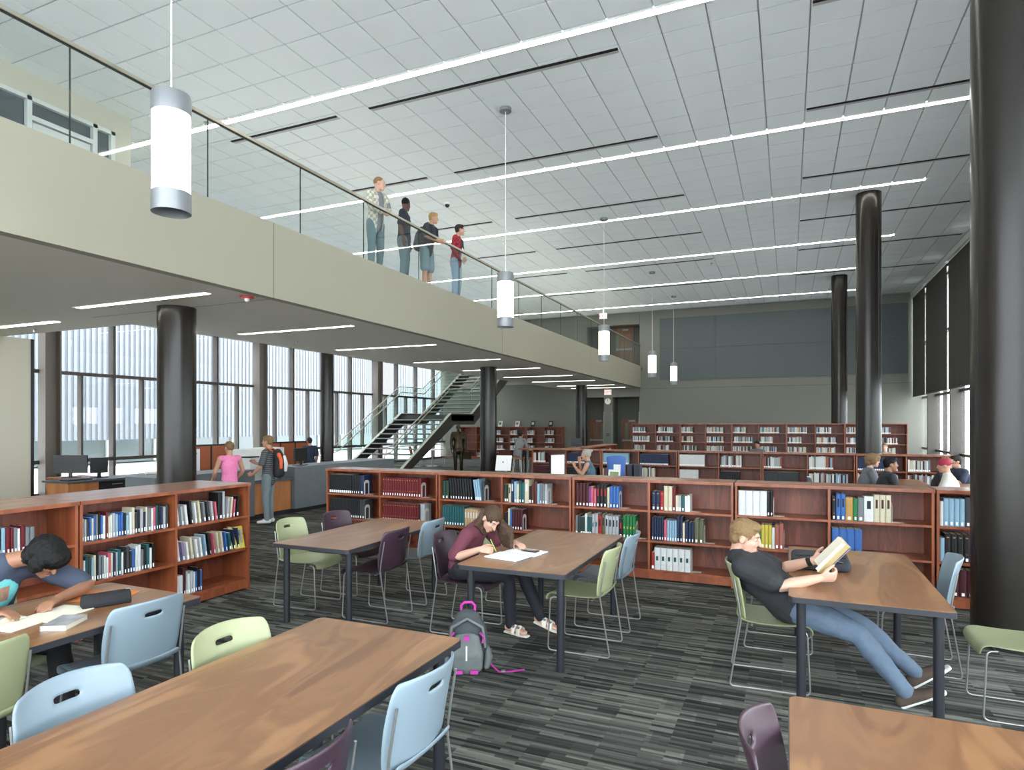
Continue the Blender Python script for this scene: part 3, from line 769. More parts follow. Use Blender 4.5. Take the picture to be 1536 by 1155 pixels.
def book_mesh(w, h, d, col, style):
    key = (round(w,3), round(h,3), round(d,3), col, style)
    if key in BOOK_ME: return BOOK_ME[key]
    mb = MB(); c = 0.0025
    # cover boards and rounded spine as one shell, page block inset
    mb.box(0, c, 0.009, d, 0, h).box(w-c, w, 0.009, d, 0, h)
    mb.prism([(0,0.009),(w*0.1,0.004),(w*0.3,0.0008),(w*0.7,0.0008),(w*0.9,0.004),(w,0.009),(w-c,0.011),(c,0.011)], 'z', 0, h)
    mb.box(c, w-c, 0.011, d-0.004, 0.004, h-0.004, 1)
    def patch(z0, z1, m, x0=0.3, x1=0.7):
        b = len(mb.v); y = -0.0006; mb.v += [(w*x0,y,z0),(w*x1,y,z0),(w*x1,y,z1),(w*x0,y,z1)]; mb.face((b,b+1,b+2,b+3), m)
    mats = [bmat(col), PAGE, STICK]
    if 's' in style: patch(0.012, 0.042, 2)
    ex = {'g': 'gold', 'r': 'red', 'y': 'yellow', 'w': 'white', 't': 'teal', 'k': 'black', 'm': 'maroon', 'd': 'dark red'}
    bands = [q for q in style if q in ex]
    for q in bands:
        mats.append(bmat(ex[q])); mi = len(mats)-1
        if q == 'g': patch(h*0.86, h*0.9, mi); patch(h*0.28, h*0.3, mi)
        elif q == 'd': patch(0.05, 0.12, mi)
        elif q in 'ty': patch(h*0.42, h*0.62 if q == 't' else h*0.52, mi, 0.3, 0.7)
        else: patch(h*0.5, h*0.82, mi, 0.3, 0.7)
    me = mb.mesh('book', mats); BOOK_ME[key] = (me, mb, mats); return BOOK_ME[key]
BOOKS = []      # (importance, loc, rz, lean, w,h,d,col,style,label,group)
def put_book(case_loc, rz, lx, z, w, h, d, col, style, lean, label, group, inset=0.03, face=False):
    c, s = math.cos(rz), math.sin(rz)
    x = case_loc[0]+lx*c-inset*s; y = case_loc[1]+lx*s+inset*c
    if rz: x = case_loc[0]-inset; y = case_loc[1]+lx
    p = pix(x, y, z+h/2); imp = 0
    if p and 0 < p[0] < 1536 and 0 < p[1] < 1155: imp = p[2]*p[2]*w*h
    BOOKS.append((imp, (x, y, z+0.0005+(w*math.sin(lean) if lean > 0 else 0)), rz, lean, w, h, d, col, style, label, group))
def shelf_books(case_loc, rz, x0, z, sets, where, setgroup, ref, d=0.2, reverse=None, inset=0.03):
    """sets: (n, colour, width, height, style[, set name[, lean]]); where: text naming the shelf"""
    x = x0; idx = 0; total = sum(q[0] for q in sets)
    for q in sets:
        n, col, w, h, st = q[:5]; nm = q[5] if len(q) > 5 else None; lean = q[6] if len(q) > 6 else 0
        for k in range(n):
            ww = w if nm else w*random.uniform(0.9, 1.1); hh = h if nm else h*random.uniform(0.97, 1.03)
            ww = round(ww, 3); hh = round(hh, 2 if not nm else 3)
            if lean and k == 0: x += hh*math.sin(abs(lean))*0.95
            i = idx if reverse is None else total-1-idx
            if nm: lab = '%s volume on the %s' % (nm.replace('-and-', ' and '), where); grp = '%s set, %s' % (nm, where)
            else: lab = '%s book, %s from %s, %s' % (col, ordw[min(i, 29)], ref, where); grp = setgroup
            put_book(case_loc, rz, x, z, ww, hh, d*random.uniform(0.92, 1.0) if not nm else d, col, st, lean, lab, grp, inset)
            x += ww+0.002+(0.004 if lean else 0); idx += 1
    return x
BOOKENDS = []
be_me = MB().box(0, 0.002, 0.0, 0.13, 0, 0.2).box(0.0, 0.12, 0.0, 0.13, 0, 0.002)
def bookend_mesh():
    mb = MB(); w, h = 0.12, 0.2; pts = []
    outer = [(0,0),(w,0),(w,h-0.03)]+[(w-0.03+0.03*math.cos(a), h-0.03+0.03*math.sin(a)) for a in (0.5,1.0,1.57)]+[(0.03+0.03*math.cos(a), h-0.03+0.03*math.sin(a)) for a in (1.57,2.1,2.6,3.14)]
    # upright with an open arch: two legs and a bridge
    mb.prism([(0,0),(0.025,0),(0.025,h*0.72),(0.04,h*0.8),(w-0.04,h*0.8),(w-0.025,h*0.72),(w-0.025,0),(w,0),(w,h-0.03),(w-0.03,h),(0.03,h),(0,h-0.03)], 'x', 0, 0.002)
    mb.box(0, 0.11, 0.025, w-0.025, 0, 0.002)
    return mb.mesh('bookend', mat('bookend_steel', (206,204,196), 0.4, 0.3))
BOOKEND_ME = bookend_mesh()
def bookend(case_loc, rz, lx, z, where):
    c, s = math.cos(rz), math.sin(rz)
    x = case_loc[0]+lx*c-0.03*s; y = case_loc[1]+lx*s+0.03*c
    o = inst('bookend', BOOKEND_ME, (x, y, z+0.0006), None, (0,0,rz))
    tag(o, 'pale metal bookend on the '+where, 'bookend', 'metal bookends on the low bookcases')
DESK = 'desk end'
LONG = {
 (0,2): [(11,'black',0.034,0.27,'sd','black-and-red'),(4,'black',0.034,0.27,'s','black'),(1,'navy',0.075,0.27,'s')],
 (0,1): [(14,'black',0.036,0.27,'s','black'),(2,'dark grey',0.04,0.26,'s')],
 (1,2): [(15,'dark red',0.037,0.255,'sg','red-and-gold'),(1,'dark red',0.045,0.26,'s')],
 (1,1): [(15,'dark red',0.037,0.25,'sg','red-and-gold'),(1,'maroon',0.03,0.26,'s'),(1,'light grey',0.06,0.25,'')],
 (1,0): [(4,'white',0.02,0.22,'r'),(3,'red',0.022,0.22,'s'),(5,'grey',0.022,0.23,'s')],
 (2,2): [(2,'dark green',0.05,0.24,'s'),(9,'black',0.032,0.28,'s','black leaning',-0.1),(3,'pale blue',0.024,0.27,'',None,-0.14),(1,'dark grey',0.03,0.25,'')],
 (2,1): [(9,'teal',0.036,0.26,'s','teal'),(5,'tan',0.038,0.23,'w','tan')],
 (2,0): [(8,'black',0.04,0.25,'s','black')],
 (3,2): [(1,'dark green',0.025,0.24,'s'),(1,'black',0.022,0.24,'s'),(1,'cream',0.04,0.235,'k'),(1,'navy',0.04,0.29,'w'),(1,'pale blue',0.035,0.27,'s'),(1,'cream',0.03,0.24,''),(2,'teal',0.033,0.25,'s'),(1,'cream',0.06,0.3,'w'),(1,'black',0.028,0.22,'s'),(1,'brown',0.035,0.22,'s'),(1,'brown',0.035,0.26,''),(1,'pale blue',0.035,0.24,''),(2,'grey',0.033,0.255,'s'),(1,'light grey',0.033,0.25,'s')],
 (3,1): [(2,'black',0.025,0.22,'s'),(1,'cream',0.025,0.26,''),(1,'blue',0.025,0.25,'s'),(4,'maroon',0.034,0.26,'s','maroon')],
 (4,2): [(4,'maroon',0.04,0.28,'s','maroon'),(1,'purple',0.028,0.24,'s'),(1,'pink',0.028,0.245,'s'),(1,'pink',0.032,0.23,'s'),(3,'black',0.042,0.27,'sr','black-and-red'),(1,'cream',0.03,0.25,''),(3,'blue',0.036,0.255,'s','blue')],
 (4,1): [(1,'grey',0.026,0.23,''),(1,'dark grey',0.03,0.25,''),(2,'dark green',0.026,0.22,'s'),(1,'white',0.025,0.25,''),(2,'teal',0.026,0.23,'s'),(2,'light grey',0.042,0.26,'t'),(1,'red',0.042,0.26,'k'),(1,'olive',0.042,0.26,'k'),(4,'light grey',0.042,0.255,'k'),(1,'black',0.05,0.22,'rs'),(4,'green',0.036,0.265,'ys','green-and-yellow')],
 (4,0): [(4,'white',0.03,0.2,'r','white-and-red')],
 (5,2): [(2,'navy',0.046,0.22,'sg','navy-and-gold'),(1,'red',0.042,0.22,'sg'),(2,'cream',0.046,0.285,'s','tall cream'),(1,'dark red',0.042,0.275,'s'),(1,'cream',0.03,0.18,'s'),(1,'light grey',0.028,0.18,'s'),(1,'teal',0.034,0.185,'s'),(2,'white',0.026,0.18,'k')],
 (5,1): [(5,'navy',0.026,0.265,'s','slim navy'),(1,'pink',0.032,0.235,'s'),(4,'pale blue',0.026,0.24,'s','slim pale blue'),(2,'navy',0.032,0.29,'s'),(1,'cream',0.025,0.22,'s'),(3,'navy',0.032,0.23,'s'),(2,'olive',0.05,0.26,'s')],
 (5,0): [(1,'red',0.03,0.2,'s'),(6,'white',0.066,0.255,'t','white-and-teal')],
 (6,2): [(4,'white',0.072,0.27,'w','thick white'),(2,'black',0.03,0.27,'s')],
 (6,1): [(1,'olive',0.03,0.26,'s'),(1,'dark green',0.03,0.27,''),(1,'pink',0.026,0.25,'s'),(1,'dark grey',0.036,0.25,'s'),(1,'grey',0.034,0.26,'s'),(1,'dark grey',0.034,0.26,'s'),(1,'green',0.028,0.24,'s'),(3,'yellow',0.034,0.255,'s','yellow'),(1,'white',0.026,0.23,''),(2,'rust',0.04,0.27,'s')],
 (7,2): [(1,'black',0.036,0.24,'gs'),(2,'blue',0.042,0.275,'ks','tall blue'),(1,'gold',0.066,0.235,'s'),(1,'green',0.044,0.235,'s'),(1,'grey',0.06,0.24,'s'),(1,'white',0.084,0.26,'k'),(3,'cream',0.05,0.28,'m','cream-and-maroon')],
 (7,1): [(4,'blue',0.068,0.26,'s','thick blue')],
 (8,2): [(1,'white',0.03,0.25,''),(4,'pale blue',0.042,0.27,'s','pale blue'),(4,'dark grey',0.05,0.29,'s','charcoal'),(2,'blue',0.042,0.25,'s')],
 (8,1): [(1,'pale blue',0.042,0.24,''),(4,'black',0.05,0.27,'gs','black-and-gold')],
 (8,0): [(1,'dark red',0.03,0.26,'s'),(5,'maroon',0.062,0.265,'s','broad maroon'),(2,'white',0.042,0.26,'r','white-and-red'),(2,'black',0.042,0.26,'s')],
}
shn = {2: 'top', 1: 'middle', 0: 'bottom'}
for (bay, lv), sets in LONG.items():
    cx = ROW_X+(bay//2)*ROW_W; lx = 0.028 if bay % 2 == 0 else ROW_W/2+0.014
    where = '%s shelf, %s bay of the long row' % (shn[lv], ordw[bay])
    x = shelf_books((cx, ROW_Y, 0), 0, lx+0.004, SH[lv], sets, where, 'books on the '+where, DESK)
    if (bay, lv) not in ((6,0),(4,0),(7,1),(1,0),(2,0)): bookend((cx, ROW_Y, 0), 0, x+0.004, SH[lv], where)
# left double-sided cases: mixed paperbacks with white stickers
mixc = ['dark grey','navy','white','pale blue','black','lavender','cream','grey','dark red','dark grey','white','light grey','black','pink','grey','blue','white','black','white','light grey','teal','cream']
def mixed(n, w0=0.016, w1=0.034, h0=0.185, h1=0.235, lean=0):
    return [(1, random.choice(mixc), round(random.uniform(w0,w1),3), round(random.uniform(h0,h1),3), 's', None)+((lean,) if lean else ()) for _ in range(n)]
END = 'the end panel'
lc1, lc0 = (LX, 3.43, 0), (LX, 1.585, 0)
for cl_, bay, lv, sets, wh in ((lc1,0,2,mixed(34,0.014,0.03),'top shelf behind the pencil case'), (lc1,0,1,mixed(28,0.014,0.032),'middle shelf behind the pencil case'), (lc1,0,0,mixed(10),'bottom shelf behind the pencil case'),
                               (lc1,1,2,mixed(10,0.016,0.03,lean=-0.12)+[(1,'black',0.05,0.27,'s'),(1,'light grey',0.03,0.28,'s')]+mixed(4,lean=0.1),'top shelf above the yellow book'),
                               (lc1,1,1,mixed(16,0.016,0.026,lean=-0.13),'middle shelf beside the yellow book'), (lc1,1,0,[(2,'white',0.04,0.2,'s'),(1,'maroon',0.03,0.27,'s')]+mixed(7),'bottom shelf below the yellow book'),
                               (lc0,1,2,mixed(20,0.018,0.036),'top shelf behind the slumped reader'), (lc0,1,1,mixed(8),'middle shelf behind the slumped reader'), (lc0,0,2,mixed(10),'top shelf, far bay')):
    lx = (0.028 if bay == 0 else 1.83/2+0.014)+0.004
    shelf_books(cl_, math.pi/2, lx, SH[lv], sets, wh, 'books on the '+wh, 'the divider' if bay else END, d=0.15)
# yellow book standing face out
o = MB().obox((0,0,0.115), (0.08,0,0), (0,0.012,0.0), (0,0.03,0.115)).build('book', mat('bright_yellow_cover', (188,176,70), 0.5), None)
o.location = (LX-0.07, 3.43+1.83-0.125, SH[1]+0.001); o.rotation_euler = (0,0,math.pi/2-0.2)
tag(o, 'yellow hardback standing face out on the middle shelf', 'book')
lettering('CONSPIRACY', 0.022, (0,0,0), (0,0,0), mat('ink_grey', (120,110,40), 0.8), o)
for ch in o.children: ch.location = (0,-0.016-0.01,0.15); ch.rotation_euler = (math.pi/2-0.25,0,0)
# further rows (second row, tall, run to the doors, display): counted past the limit, so mostly joined
matching = ['black','navy','white','teal','pale blue','dark grey','maroon','tan','purple']
def fill(case_loc, rz, w, nb, shelves, kind):
    for b in range(nb):
        for z in shelves:
            x = b*w/nb+0.03; lim = (b+1)*w/nb-0.03
            if kind == 'row2':
                stop = x+(lim-x)*random.uniform(0.35, 0.9); c = random.choice(matching) if random.random() < 0.55 else None
                hh = random.uniform(0.24, 0.28)
            elif kind == 'tall': stop = x+(lim-x)*random.uniform(0.45, 0.75); c = None; hh = 0.21
            else: stop = x+(lim-x)*random.uniform(0.3, 0.6); c = None; hh = 0.22
            while x < stop:
                ww = random.uniform(0.02, 0.04) if c is None else 0.034
                cc = c or random.choice(['white','light grey','cream','white','light grey','grey','rust','dark grey','black','white','light grey','pale blue','white','cream','maroon'])
                put_book(case_loc, rz, x, z, ww, hh*random.uniform(0.93,1.07) if c is None else hh, 0.16, cc, 's', 0, 'book', 'far', 0.03)
                x += ww+0.002
for k in range(5): fill((ROW_X+k*ROW_W, R2Y, 0), 0, ROW_W-0.018, 2, SH[1:], 'row2')
for k in range(5): fill((TXL+k*1.79, TY0, 0), 0, 1.78, 2, TSH[2:], 'tall')
for y in (16.3, 18.27): fill((-5.1, y, 0), math.pi/2, 1.95, 2, SH[2:], 'row2')
for k in range(3): fill((-10.15-(k+1)*1.88, YB-0.36, 0), 0, 1.87, 2, DSH[1:] if k < 2 else DSH[:1], 'display')
near = [b for b in BOOKS if b[9] != 'book']; far = [b for b in BOOKS if b[9] == 'book']
near.sort(key=lambda b: -b[0])
for imp, loc, rz, lean, w, h, d, col, st, lab, grp in near[:300]:
    me = book_mesh(w, h, d, col, st)[0]
    o = inst('book', me, loc, None, (0,0,0))
    o.rotation_euler = (Matrix.Rotation(rz,4,'Z') @ Matrix.Rotation(lean,4,'Y')).to_euler()
    tag(o, lab, 'book', grp)
mb = MB(); mlist = [PAGE, STICK]; midx = {}
for imp, loc, rz, lean, w, h, d, col, st, lab, grp in near[300:]+far:
    b = MB(); T = Matrix.Translation(loc) @ Matrix.Rotation(rz,4,'Z') @ Matrix.Rotation(lean,4,'Y')
    if col not in midx: midx[col] = len(mlist); mlist.append(bmat(col))
    ci = midx[col]
    b.box(0, w, 0, d, 0, h, ci); b.v += [(w*.12,-.0006,.01),(w*.88,-.0006,.01),(w*.88,-.0006,.045),(w*.12,-.0006,.045)]; b.face((8,9,10,11), 1); b.m[1] = 0
    n = len(mb.v); mb.v += [tuple(T @ V(p)) for p in b.v]
    for fc, mi in zip(b.f, b.m): mb.face(tuple(n+i for i in fc), mi)
o = mb.build('book_rows', mlist); tag(o, 'many small books filling the further shelves of the library', 'books', None, 'stuff')

# ------------------------------------------------------------------ the open stair to the bridge
SX0, SX1 = -13.4, -11.2
st = thing('staircase', ((SX0+SX1)/2, 16.6, 0), 'dark steel open-riser staircase with glass guards climbing to the bridge', 'staircase')
M_STR = mat('stringer_dark', (60,56,54), 0.5, 0.2); M_CAP = mat('stringer_cap', (178,176,164), 0.45, 0.2); M_TREAD = mat('dark_tread', (56,55,56), 0.6); M_NOSE = mat('tread_nosing', (150,152,152), 0.5)
RZ, RUN = 0.1654, 0.277
Y0, Y1, Y2, ZL, ZT = 16.6, 20.2, 21.9, 2.15, 4.46
tread_me = MB().box(SX0+0.06, SX1-0.06, 0, 0.30, -0.045, 0).mesh('tread', M_TREAD); nose_me = MB().box(SX0+0.06, SX1-0.06, -0.012, 0.02, -0.03, 0.003).mesh('nosing', M_NOSE)
sl = V(world_loc(st))
def tread(y, z):
    o = inst('tread', tread_me, V((0,y,z))-sl, st); inst('nosing', nose_me, (0,0,0), o)
for k in range(12): tread(Y0+k*RUN, (k+1)*RZ)
for k in range(13): tread(Y2+k*RUN, ZL+(k+1)*0.165)
MB().box(SX0, SX1, Y1, Y2+0.1, ZL-0.22, ZL).build('landing', M_TREAD, st)
def stringer(x0, x1):
    d = 0.36
    MB().prism([(Y0-0.25,0),(Y0+0.25,0),(Y1+0.25,ZL-d),(Y2+0.12,ZL-d),(25.8+0.2,ZT-d),(25.8,ZT+0.05),(Y2-0.1,ZL+0.05),(Y1-0.02,ZL+0.05),(Y0-0.15,0.08)], 'x', x0, x1).build('stringer', M_STR, st)
    cap = [(Y0-0.15,0.08),(Y1-0.02,ZL+0.05),(Y2-0.1,ZL+0.05),(25.8,ZT+0.05)]
    for (a, b), (c, e) in zip(cap[:-1], cap[1:]):
        MB().prism([(a,b),(c,e),(c,e+0.025),(a,b+0.025)], 'x', x0-0.03, x1+0.03).build('stringer_cap', M_CAP, st)
stringer(SX0, SX0+0.05); stringer(SX1-0.05, SX1)
for x in (SX0+0.02, SX1-0.02):
    segs = [((Y0-0.1,0.1),(Y1,ZL+0.05)), ((Y1,ZL+0.05),(Y2-0.08,ZL+0.05)), ((Y2-0.08,ZL+0.05),(25.75,ZT+0.05))]
    for (a, b), (c, e) in segs:
        n = 1 if abs(e-b) < 0.01 else 3
        for q in range(n):
            ya, yb = a+(c-a)*q/n+0.01, a+(c-a)*(q+1)/n-0.01; za, zb = b+(e-b)*q/n, b+(e-b)*(q+1)/n
            MB().prism([(ya,za+0.04),(yb,zb+0.04),(yb,zb+0.98),(ya,za+0.98)], 'x', x-0.006, x+0.006).build('glass_panel', M_GLASS, st)
    for dz, rx in ((1.07, 0.0), (0.86, 0.07 if x < -12 else -0.07)):
        pts = [(x+rx,Y0-0.45,0.62+dz*0.0+ (dz-0.86)), (x+rx,Y0-0.42,dz+0.03),(x+rx,Y0-0.1,dz+0.08),(x+rx,Y1-0.05,ZL+dz),(x+rx,Y2-0.12,ZL+dz),(x+rx,25.7,ZT+dz)]
        MB().tube(pts, 0.021, 10).build('handrail', mat('champagne_rail', (176,172,156), 0.35, 0.6), st, 50)
tag(MB().box(-13.6, -13.5, 25.8, YB, ZD-0.05, HC).build('wall_stair_top', M_CREAM), kind='structure')

# ------------------------------------------------------------------ checkout desk
ck = thing('checkout_desk', (-9.6, 9.5, 0), 'long grey stone checkout desk with a lowered wood-fronted bay', 'desk')
MB().box(-9.9, -9.2, 10.06, 13.6, 0.09, 0.94).build('stone_counter', M_STONE, ck)
MB().box(-9.9, -9.2, 6.95, 9.0, 0.09, 0.96).build('stone_counter', M_STONE, ck)
MB().box(-9.85, -9.28, 6.95, 13.6, 0, 0.09).build('toe_kick', M_BLACKM, ck)
MB().box(-9.95, -9.25, 9.0, 10.06, 0.68, 0.745).build('lowered_top', M_DARKTOP, ck)
for y0, y1 in ((9.01, 9.53), (9.535, 10.05)): MB().box(-9.85, -9.3, y0, y1, 0.09, 0.68).build('wood_panel', M_MAPLE, ck)
M_SCR = mat('dark_screen', (34,38,44), 0.25)
def monitor(x, y, z, rz, w, h, label, screen=None, grp='computer monitors'):
    t = thing('computer_monitor', (x, y, z), label, 'monitor', grp, math.radians(rz))     # screen faces local +x
    MB().box(-0.11, 0.11, -0.13, 0.13, 0, 0.012).build('stand_base', M_BLACK, t, local=True)
    MB().box(-0.03, 0.0, -0.03, 0.03, 0.012, 0.16).build('stand_neck', M_BLACK, t, local=True)
    MB().box(-0.025, 0.015, -w/2, w/2, 0.09, 0.09+h).build('housing', M_BLACK, t, local=True)
    MB().box(0.015, 0.018, -w/2+0.015, w/2-0.015, 0.105, 0.09+h-0.015).build('screen', screen or M_SCR, t, local=True)
monitor(-9.62, 7.75, 0.96, 190, 0.46, 0.28, 'black monitor on the checkout desk beside the girl in pink')
monitor(-9.55, 10.6, 0.942, 190, 0.46, 0.27, 'black monitor on the checkout desk behind the backpack boy')
def partition(y0, y1, x, n, label):
    t = thing('desk_partition', (x, (y0+y1)/2, 0), label, 'partition', 'wood desk partitions')
    MB().box(x-0.03, x+0.03, y0, y1, 0, 0.06).box(x-0.03, x+0.03, y0, y1, 1.3, 1.34).build('frame', M_BLACK, t)
    for k in range(n+1): MB().box(x-0.032, x+0.032, y0+(y1-y0)*k/n-0.02, y0+(y1-y0)*k/n+0.02, 0, 1.34).build('frame_post', M_BLACK, t)
    for k in range(n): MB().box(x-0.02, x+0.02, y0+(y1-y0)*k/n+0.02, y0+(y1-y0)*(k+1)/n-0.02, 0.06, 1.3).build('wood_panel', mat('reddish_panel', (158,84,50), 0.5), t)
partition(10.25, 11.5, -12.5, 2, 'low wood desk partition right behind the girl in pink')
partition(12.55, 14.2, -12.5, 3, 'low wood desk partition behind the backpack boy')
cp = thing('photocopier', (-10.9, 10.6, 0), 'white office photocopier between the wood partitions and checkout desk', 'photocopier')
MB().box(-11.2, -10.6, 10.25, 10.85, 0.03, 0.95).build('cabinet', mat('copier_white', (206,208,206), 0.5), cp)
MB().prism([(-11.2,0.95),(-10.6,0.95),(-10.6,1.12),(-10.75,1.26),(-11.2,1.26)], 'y', 10.25, 10.85).build('scanner', mat('copier_white', (206,208,206), 0.5), cp)
MB().box(-10.62, -10.4, 10.0, 10.3, 1.1, 1.13).build('control_panel', M_BLACK, cp)
MB().box(-10.6, -10.597, 10.3, 10.8, 0.3, 0.31).box(-10.6, -10.597, 10.3, 10.8, 0.55, 0.56).build('tray_lines', M_BLACK, cp)
MB().box(-11.2, -10.7, 10.86, 11.35, 0.03, 1.28).build('finisher', mat('copier_white', (206,208,206), 0.5), cp)

# ------------------------------------------------------------------ office corner by the cream wall
od = thing('office_desk', (-12.3, 8.4, 0), 'wood office desk with a black top and drawers by the cream wall', 'desk')
MB().box(-12.7, -11.95, 7.3, 9.6, 0.73, 0.765).build('desktop', M_DARKTOP, od)
MB().box(-12.65, -12.0, 7.35, 7.9, 0, 0.73).build('pedestal', M_MAPLE, od)
dr = None
for z in (0.05, 0.28, 0.51):
    dr = MB().box(-12.01, -11.985, 7.92, 8.6, z, z+0.21).build('drawer', M_BLACK, od); MB().box(-11.985, -11.97, 8.15, 8.35, z+0.14, z+0.155).build('handle', M_STEEL, dr)
MB().box(-12.65, -12.01, 7.9, 9.55, 0, 0.73).build('drawer_carcass', M_BLACKM, od)
cb = thing('storage_cabinet', (-13.2, 7.9+0.3, 0), 'red-brown wood cabinet behind the office desk, under a monitor', 'cabinet')
MB().box(-13.6, -12.75, 7.9, 8.6, 0, 0.72).build('body', M_CHERRY, cb); MB().box(-13.62, -12.73, 7.88, 8.62, 0.72, 0.745).build('top', M_CHERRY, cb)
monitor(-13.15, 8.1, 0.745, 120, 0.62, 0.36, 'large black monitor on the red-brown cabinet by the cream wall')
monitor(-12.45, 8.2, 0.765, 160, 0.3, 0.3, 'small black monitor on the office desk with the black top')
kb = thing('keyboard', (-12.2, 7.6, 0.765), 'grey keyboard lying on the office desk', 'keyboard')
MB().box(-12.35, -12.1, 7.4, 7.85, 0.766, 0.785).build('case', M_BLACK, kb)
for i in range(4):
    for j in range(9): MB().box(-12.33+i*0.055, -12.29+i*0.055, 7.42+j*0.047, 7.455+j*0.047, 0.785, 0.792).build('key', mat('key_grey', (90,92,96), 0.5), kb)
tl_ = MB().tube([(-12.2,9.0,0.8),(-12.05,9.5,0.8)], 0.034, 16).build('paper_roll', M_WHITE, None, 50); tag(tl_, 'white roll of paper lying on the office desk', 'paper roll')
rs = MB().box(-11.0, -10.3, 8.1, 9.3, 0.82, 0.85).box(-10.95, -10.9, 8.15, 8.2, 0, 0.82).box(-10.4, -10.35, 8.15, 8.2, 0, 0.82).box(-10.95, -10.9, 9.2, 9.25, 0, 0.82).box(-10.4, -10.35, 9.2, 9.25, 0, 0.82).build('side_table', M_WHITE); tag(rs, 'white side table holding camouflage pouches beside the checkout desk', 'table')
M_CAMO = mat('camouflage', (108,98,76), 0.9, noise=0.6, nscale=14)
for k, (y, lab) in enumerate(((8.25, 'camouflage pouch leaning on the white side table, darker one'), (8.5, 'camouflage pouch leaning on the white side table, lighter one'))):
    MBx = MB().obox((-10.6, y, 0.995), (0.03,0,0.012), (0,0.1,0), (-0.05,0.02,0.14)); o = MBx.build('pouch', M_CAMO); tag(o, lab, 'pouch'); o.location.z = 0.851
sg = thing('sign_holder', (-10.75, 8.95, 0.85), 'pale poster sign standing on the white side table', 'sign')
MB().box(-10.77, -10.75, 8.8, 9.1, 0.88, 1.32).build('poster', mat('sign_paper', (206,210,216), 0.6), sg); MB().box(-10.83, -10.69, 8.85, 9.05, 0.851, 0.88).build('stand', M_BLACK, sg)
MB().box(-10.749, -10.747, 8.86, 9.04, 1.22, 1.235).box(-10.749, -10.747, 8.88, 9.02, 1.19, 1.203).build('print_lines', mat('sign_print', (110,112,120), 0.8), sg)

# ------------------------------------------------------------------ librarian's work area and things beyond the long row
wd = thing('work_desk', (-3.9, 11.6, 0), 'low grey work desk of the grey-haired woman behind the long bookcases', 'desk')
MB().box(-5.0, -2.6, 11.2, 11.95, 0.72, 0.75).build('desktop', M_DARKTOP, wd)
for x in (-4.9, -2.7):
    for y in (11.25, 11.9): MB().box(x-0.03, x+0.03, y-0.03, y+0.03, 0, 0.72).build('leg', M_BLACK, wd)
monitor(-4.05, 11.45, 0.75, -20, 0.42, 0.4, 'monitor with a bright white screen facing the grey-haired woman', mat('lit_screen', (214,220,226), 0.3, emit=0.35))
ch2 = thing('task_chair', (-3.2, 12.7, 0), 'blue task chair with a white tag beside the grey-haired woman', 'chair')
MB().tube([(-3.2,12.62,0.78),(-3.2,12.62,1.14)], [(0.18,0.03),(0.2,0.035)], 14, (1,0,0), round_ends=True).build('backrest', mat('royal_blue_fabric', (72,104,168), 0.8), ch2, 50)
MB().prism(rounded_rect(-3.43,-2.97,12.65,13.1,0.08), 'z', 0.44, 0.5).build('seat', mat('royal_blue_fabric', (72,104,168), 0.8), ch2, 40)
MB().cyl(-3.2,12.9,0.06,0.44,0.03,12).build('gas_lift', M_BLACK, ch2)
for k in range(5):
    a = k*1.2566; MB().tube([(-3.2,12.9,0.07),(-3.2+0.28*math.cos(a),12.9+0.28*math.sin(a),0.05)], 0.02, 8).build('base_arm', M_BLACK, ch2); MB().ell((-3.2+0.28*math.cos(a),12.9+0.28*math.sin(a),0.03), 0.03,0.03,0.03).build('caster', M_BLACK, ch2)
MB().box(-3.24,-3.1,12.58,12.59,0.86,1.0).build('paper_tag', M_WHITE, ch2)
MB().box(-3.22,-3.18,12.64,12.7,0.46,0.8).build('back_stem', M_BLACK, ch2)
fr = thing('picture_frame', (-2.95, 11.5, 0.75), 'small framed photo standing on the work desk', 'picture frame')
MB().obox((-2.95,11.5,0.86), (0.11,0,0), (0,0.008,0), (0,0.02,0.11)).build('frame', M_WHITE, fr); MB().obox((-2.95,11.49,0.86), (0.08,0,0), (0,0.003,0), (0,0.02,0.08)).build('print', mat('photo_print', (120,140,96), 0.6, noise=0.5, nscale=30), fr)
for k, (x, w) in enumerate(((-2.68, 0.08), (-2.56, 0.1))):
    o = MB().box(x, x+w, 11.4, 11.62, 0.751, 1.08).build('magazine_file', mat('file_navy', (34,40,56), 0.6)); tag(o, 'dark upright magazine file on the work desk end', 'file holder', 'files on the work desk')
lp = thing('white_computer', (-5.6, 12.4, 0.75), 'white all-in-one computer seen from behind, on a small dark table', 'computer')
MB().obox((-5.6,12.4,0.98), (0.16,0.04,0), (-0.006,0.02,0), (0,0.04,0.16)).build('housing', M_WHITE, lp); MB().box(-5.68,-5.52,12.42,12.6,0.751,0.765).build('foot', M_STEEL, lp); MB().box(-5.63,-5.57,12.5,12.53,0.76,0.9).build('neck', M_STEEL, lp)
MB().obox((-5.602,12.375,1.0),(0.012,0,0),(0,0.002,0),(0,0,0.015)).build('emblem', M_BLACK, lp)
o = MB().box(-6.1,-5.1,12.1,12.7,0.72,0.75).box(-6.05,-6.0,12.15,12.2,0,0.72).box(-5.2,-5.15,12.15,12.2,0,0.72).box(-6.05,-6.0,12.6,12.65,0,0.72).box(-5.2,-5.15,12.6,12.65,0,0.72).build('side_table', M_DARKTOP); tag(o, 'small dark table under the white computer', 'table')
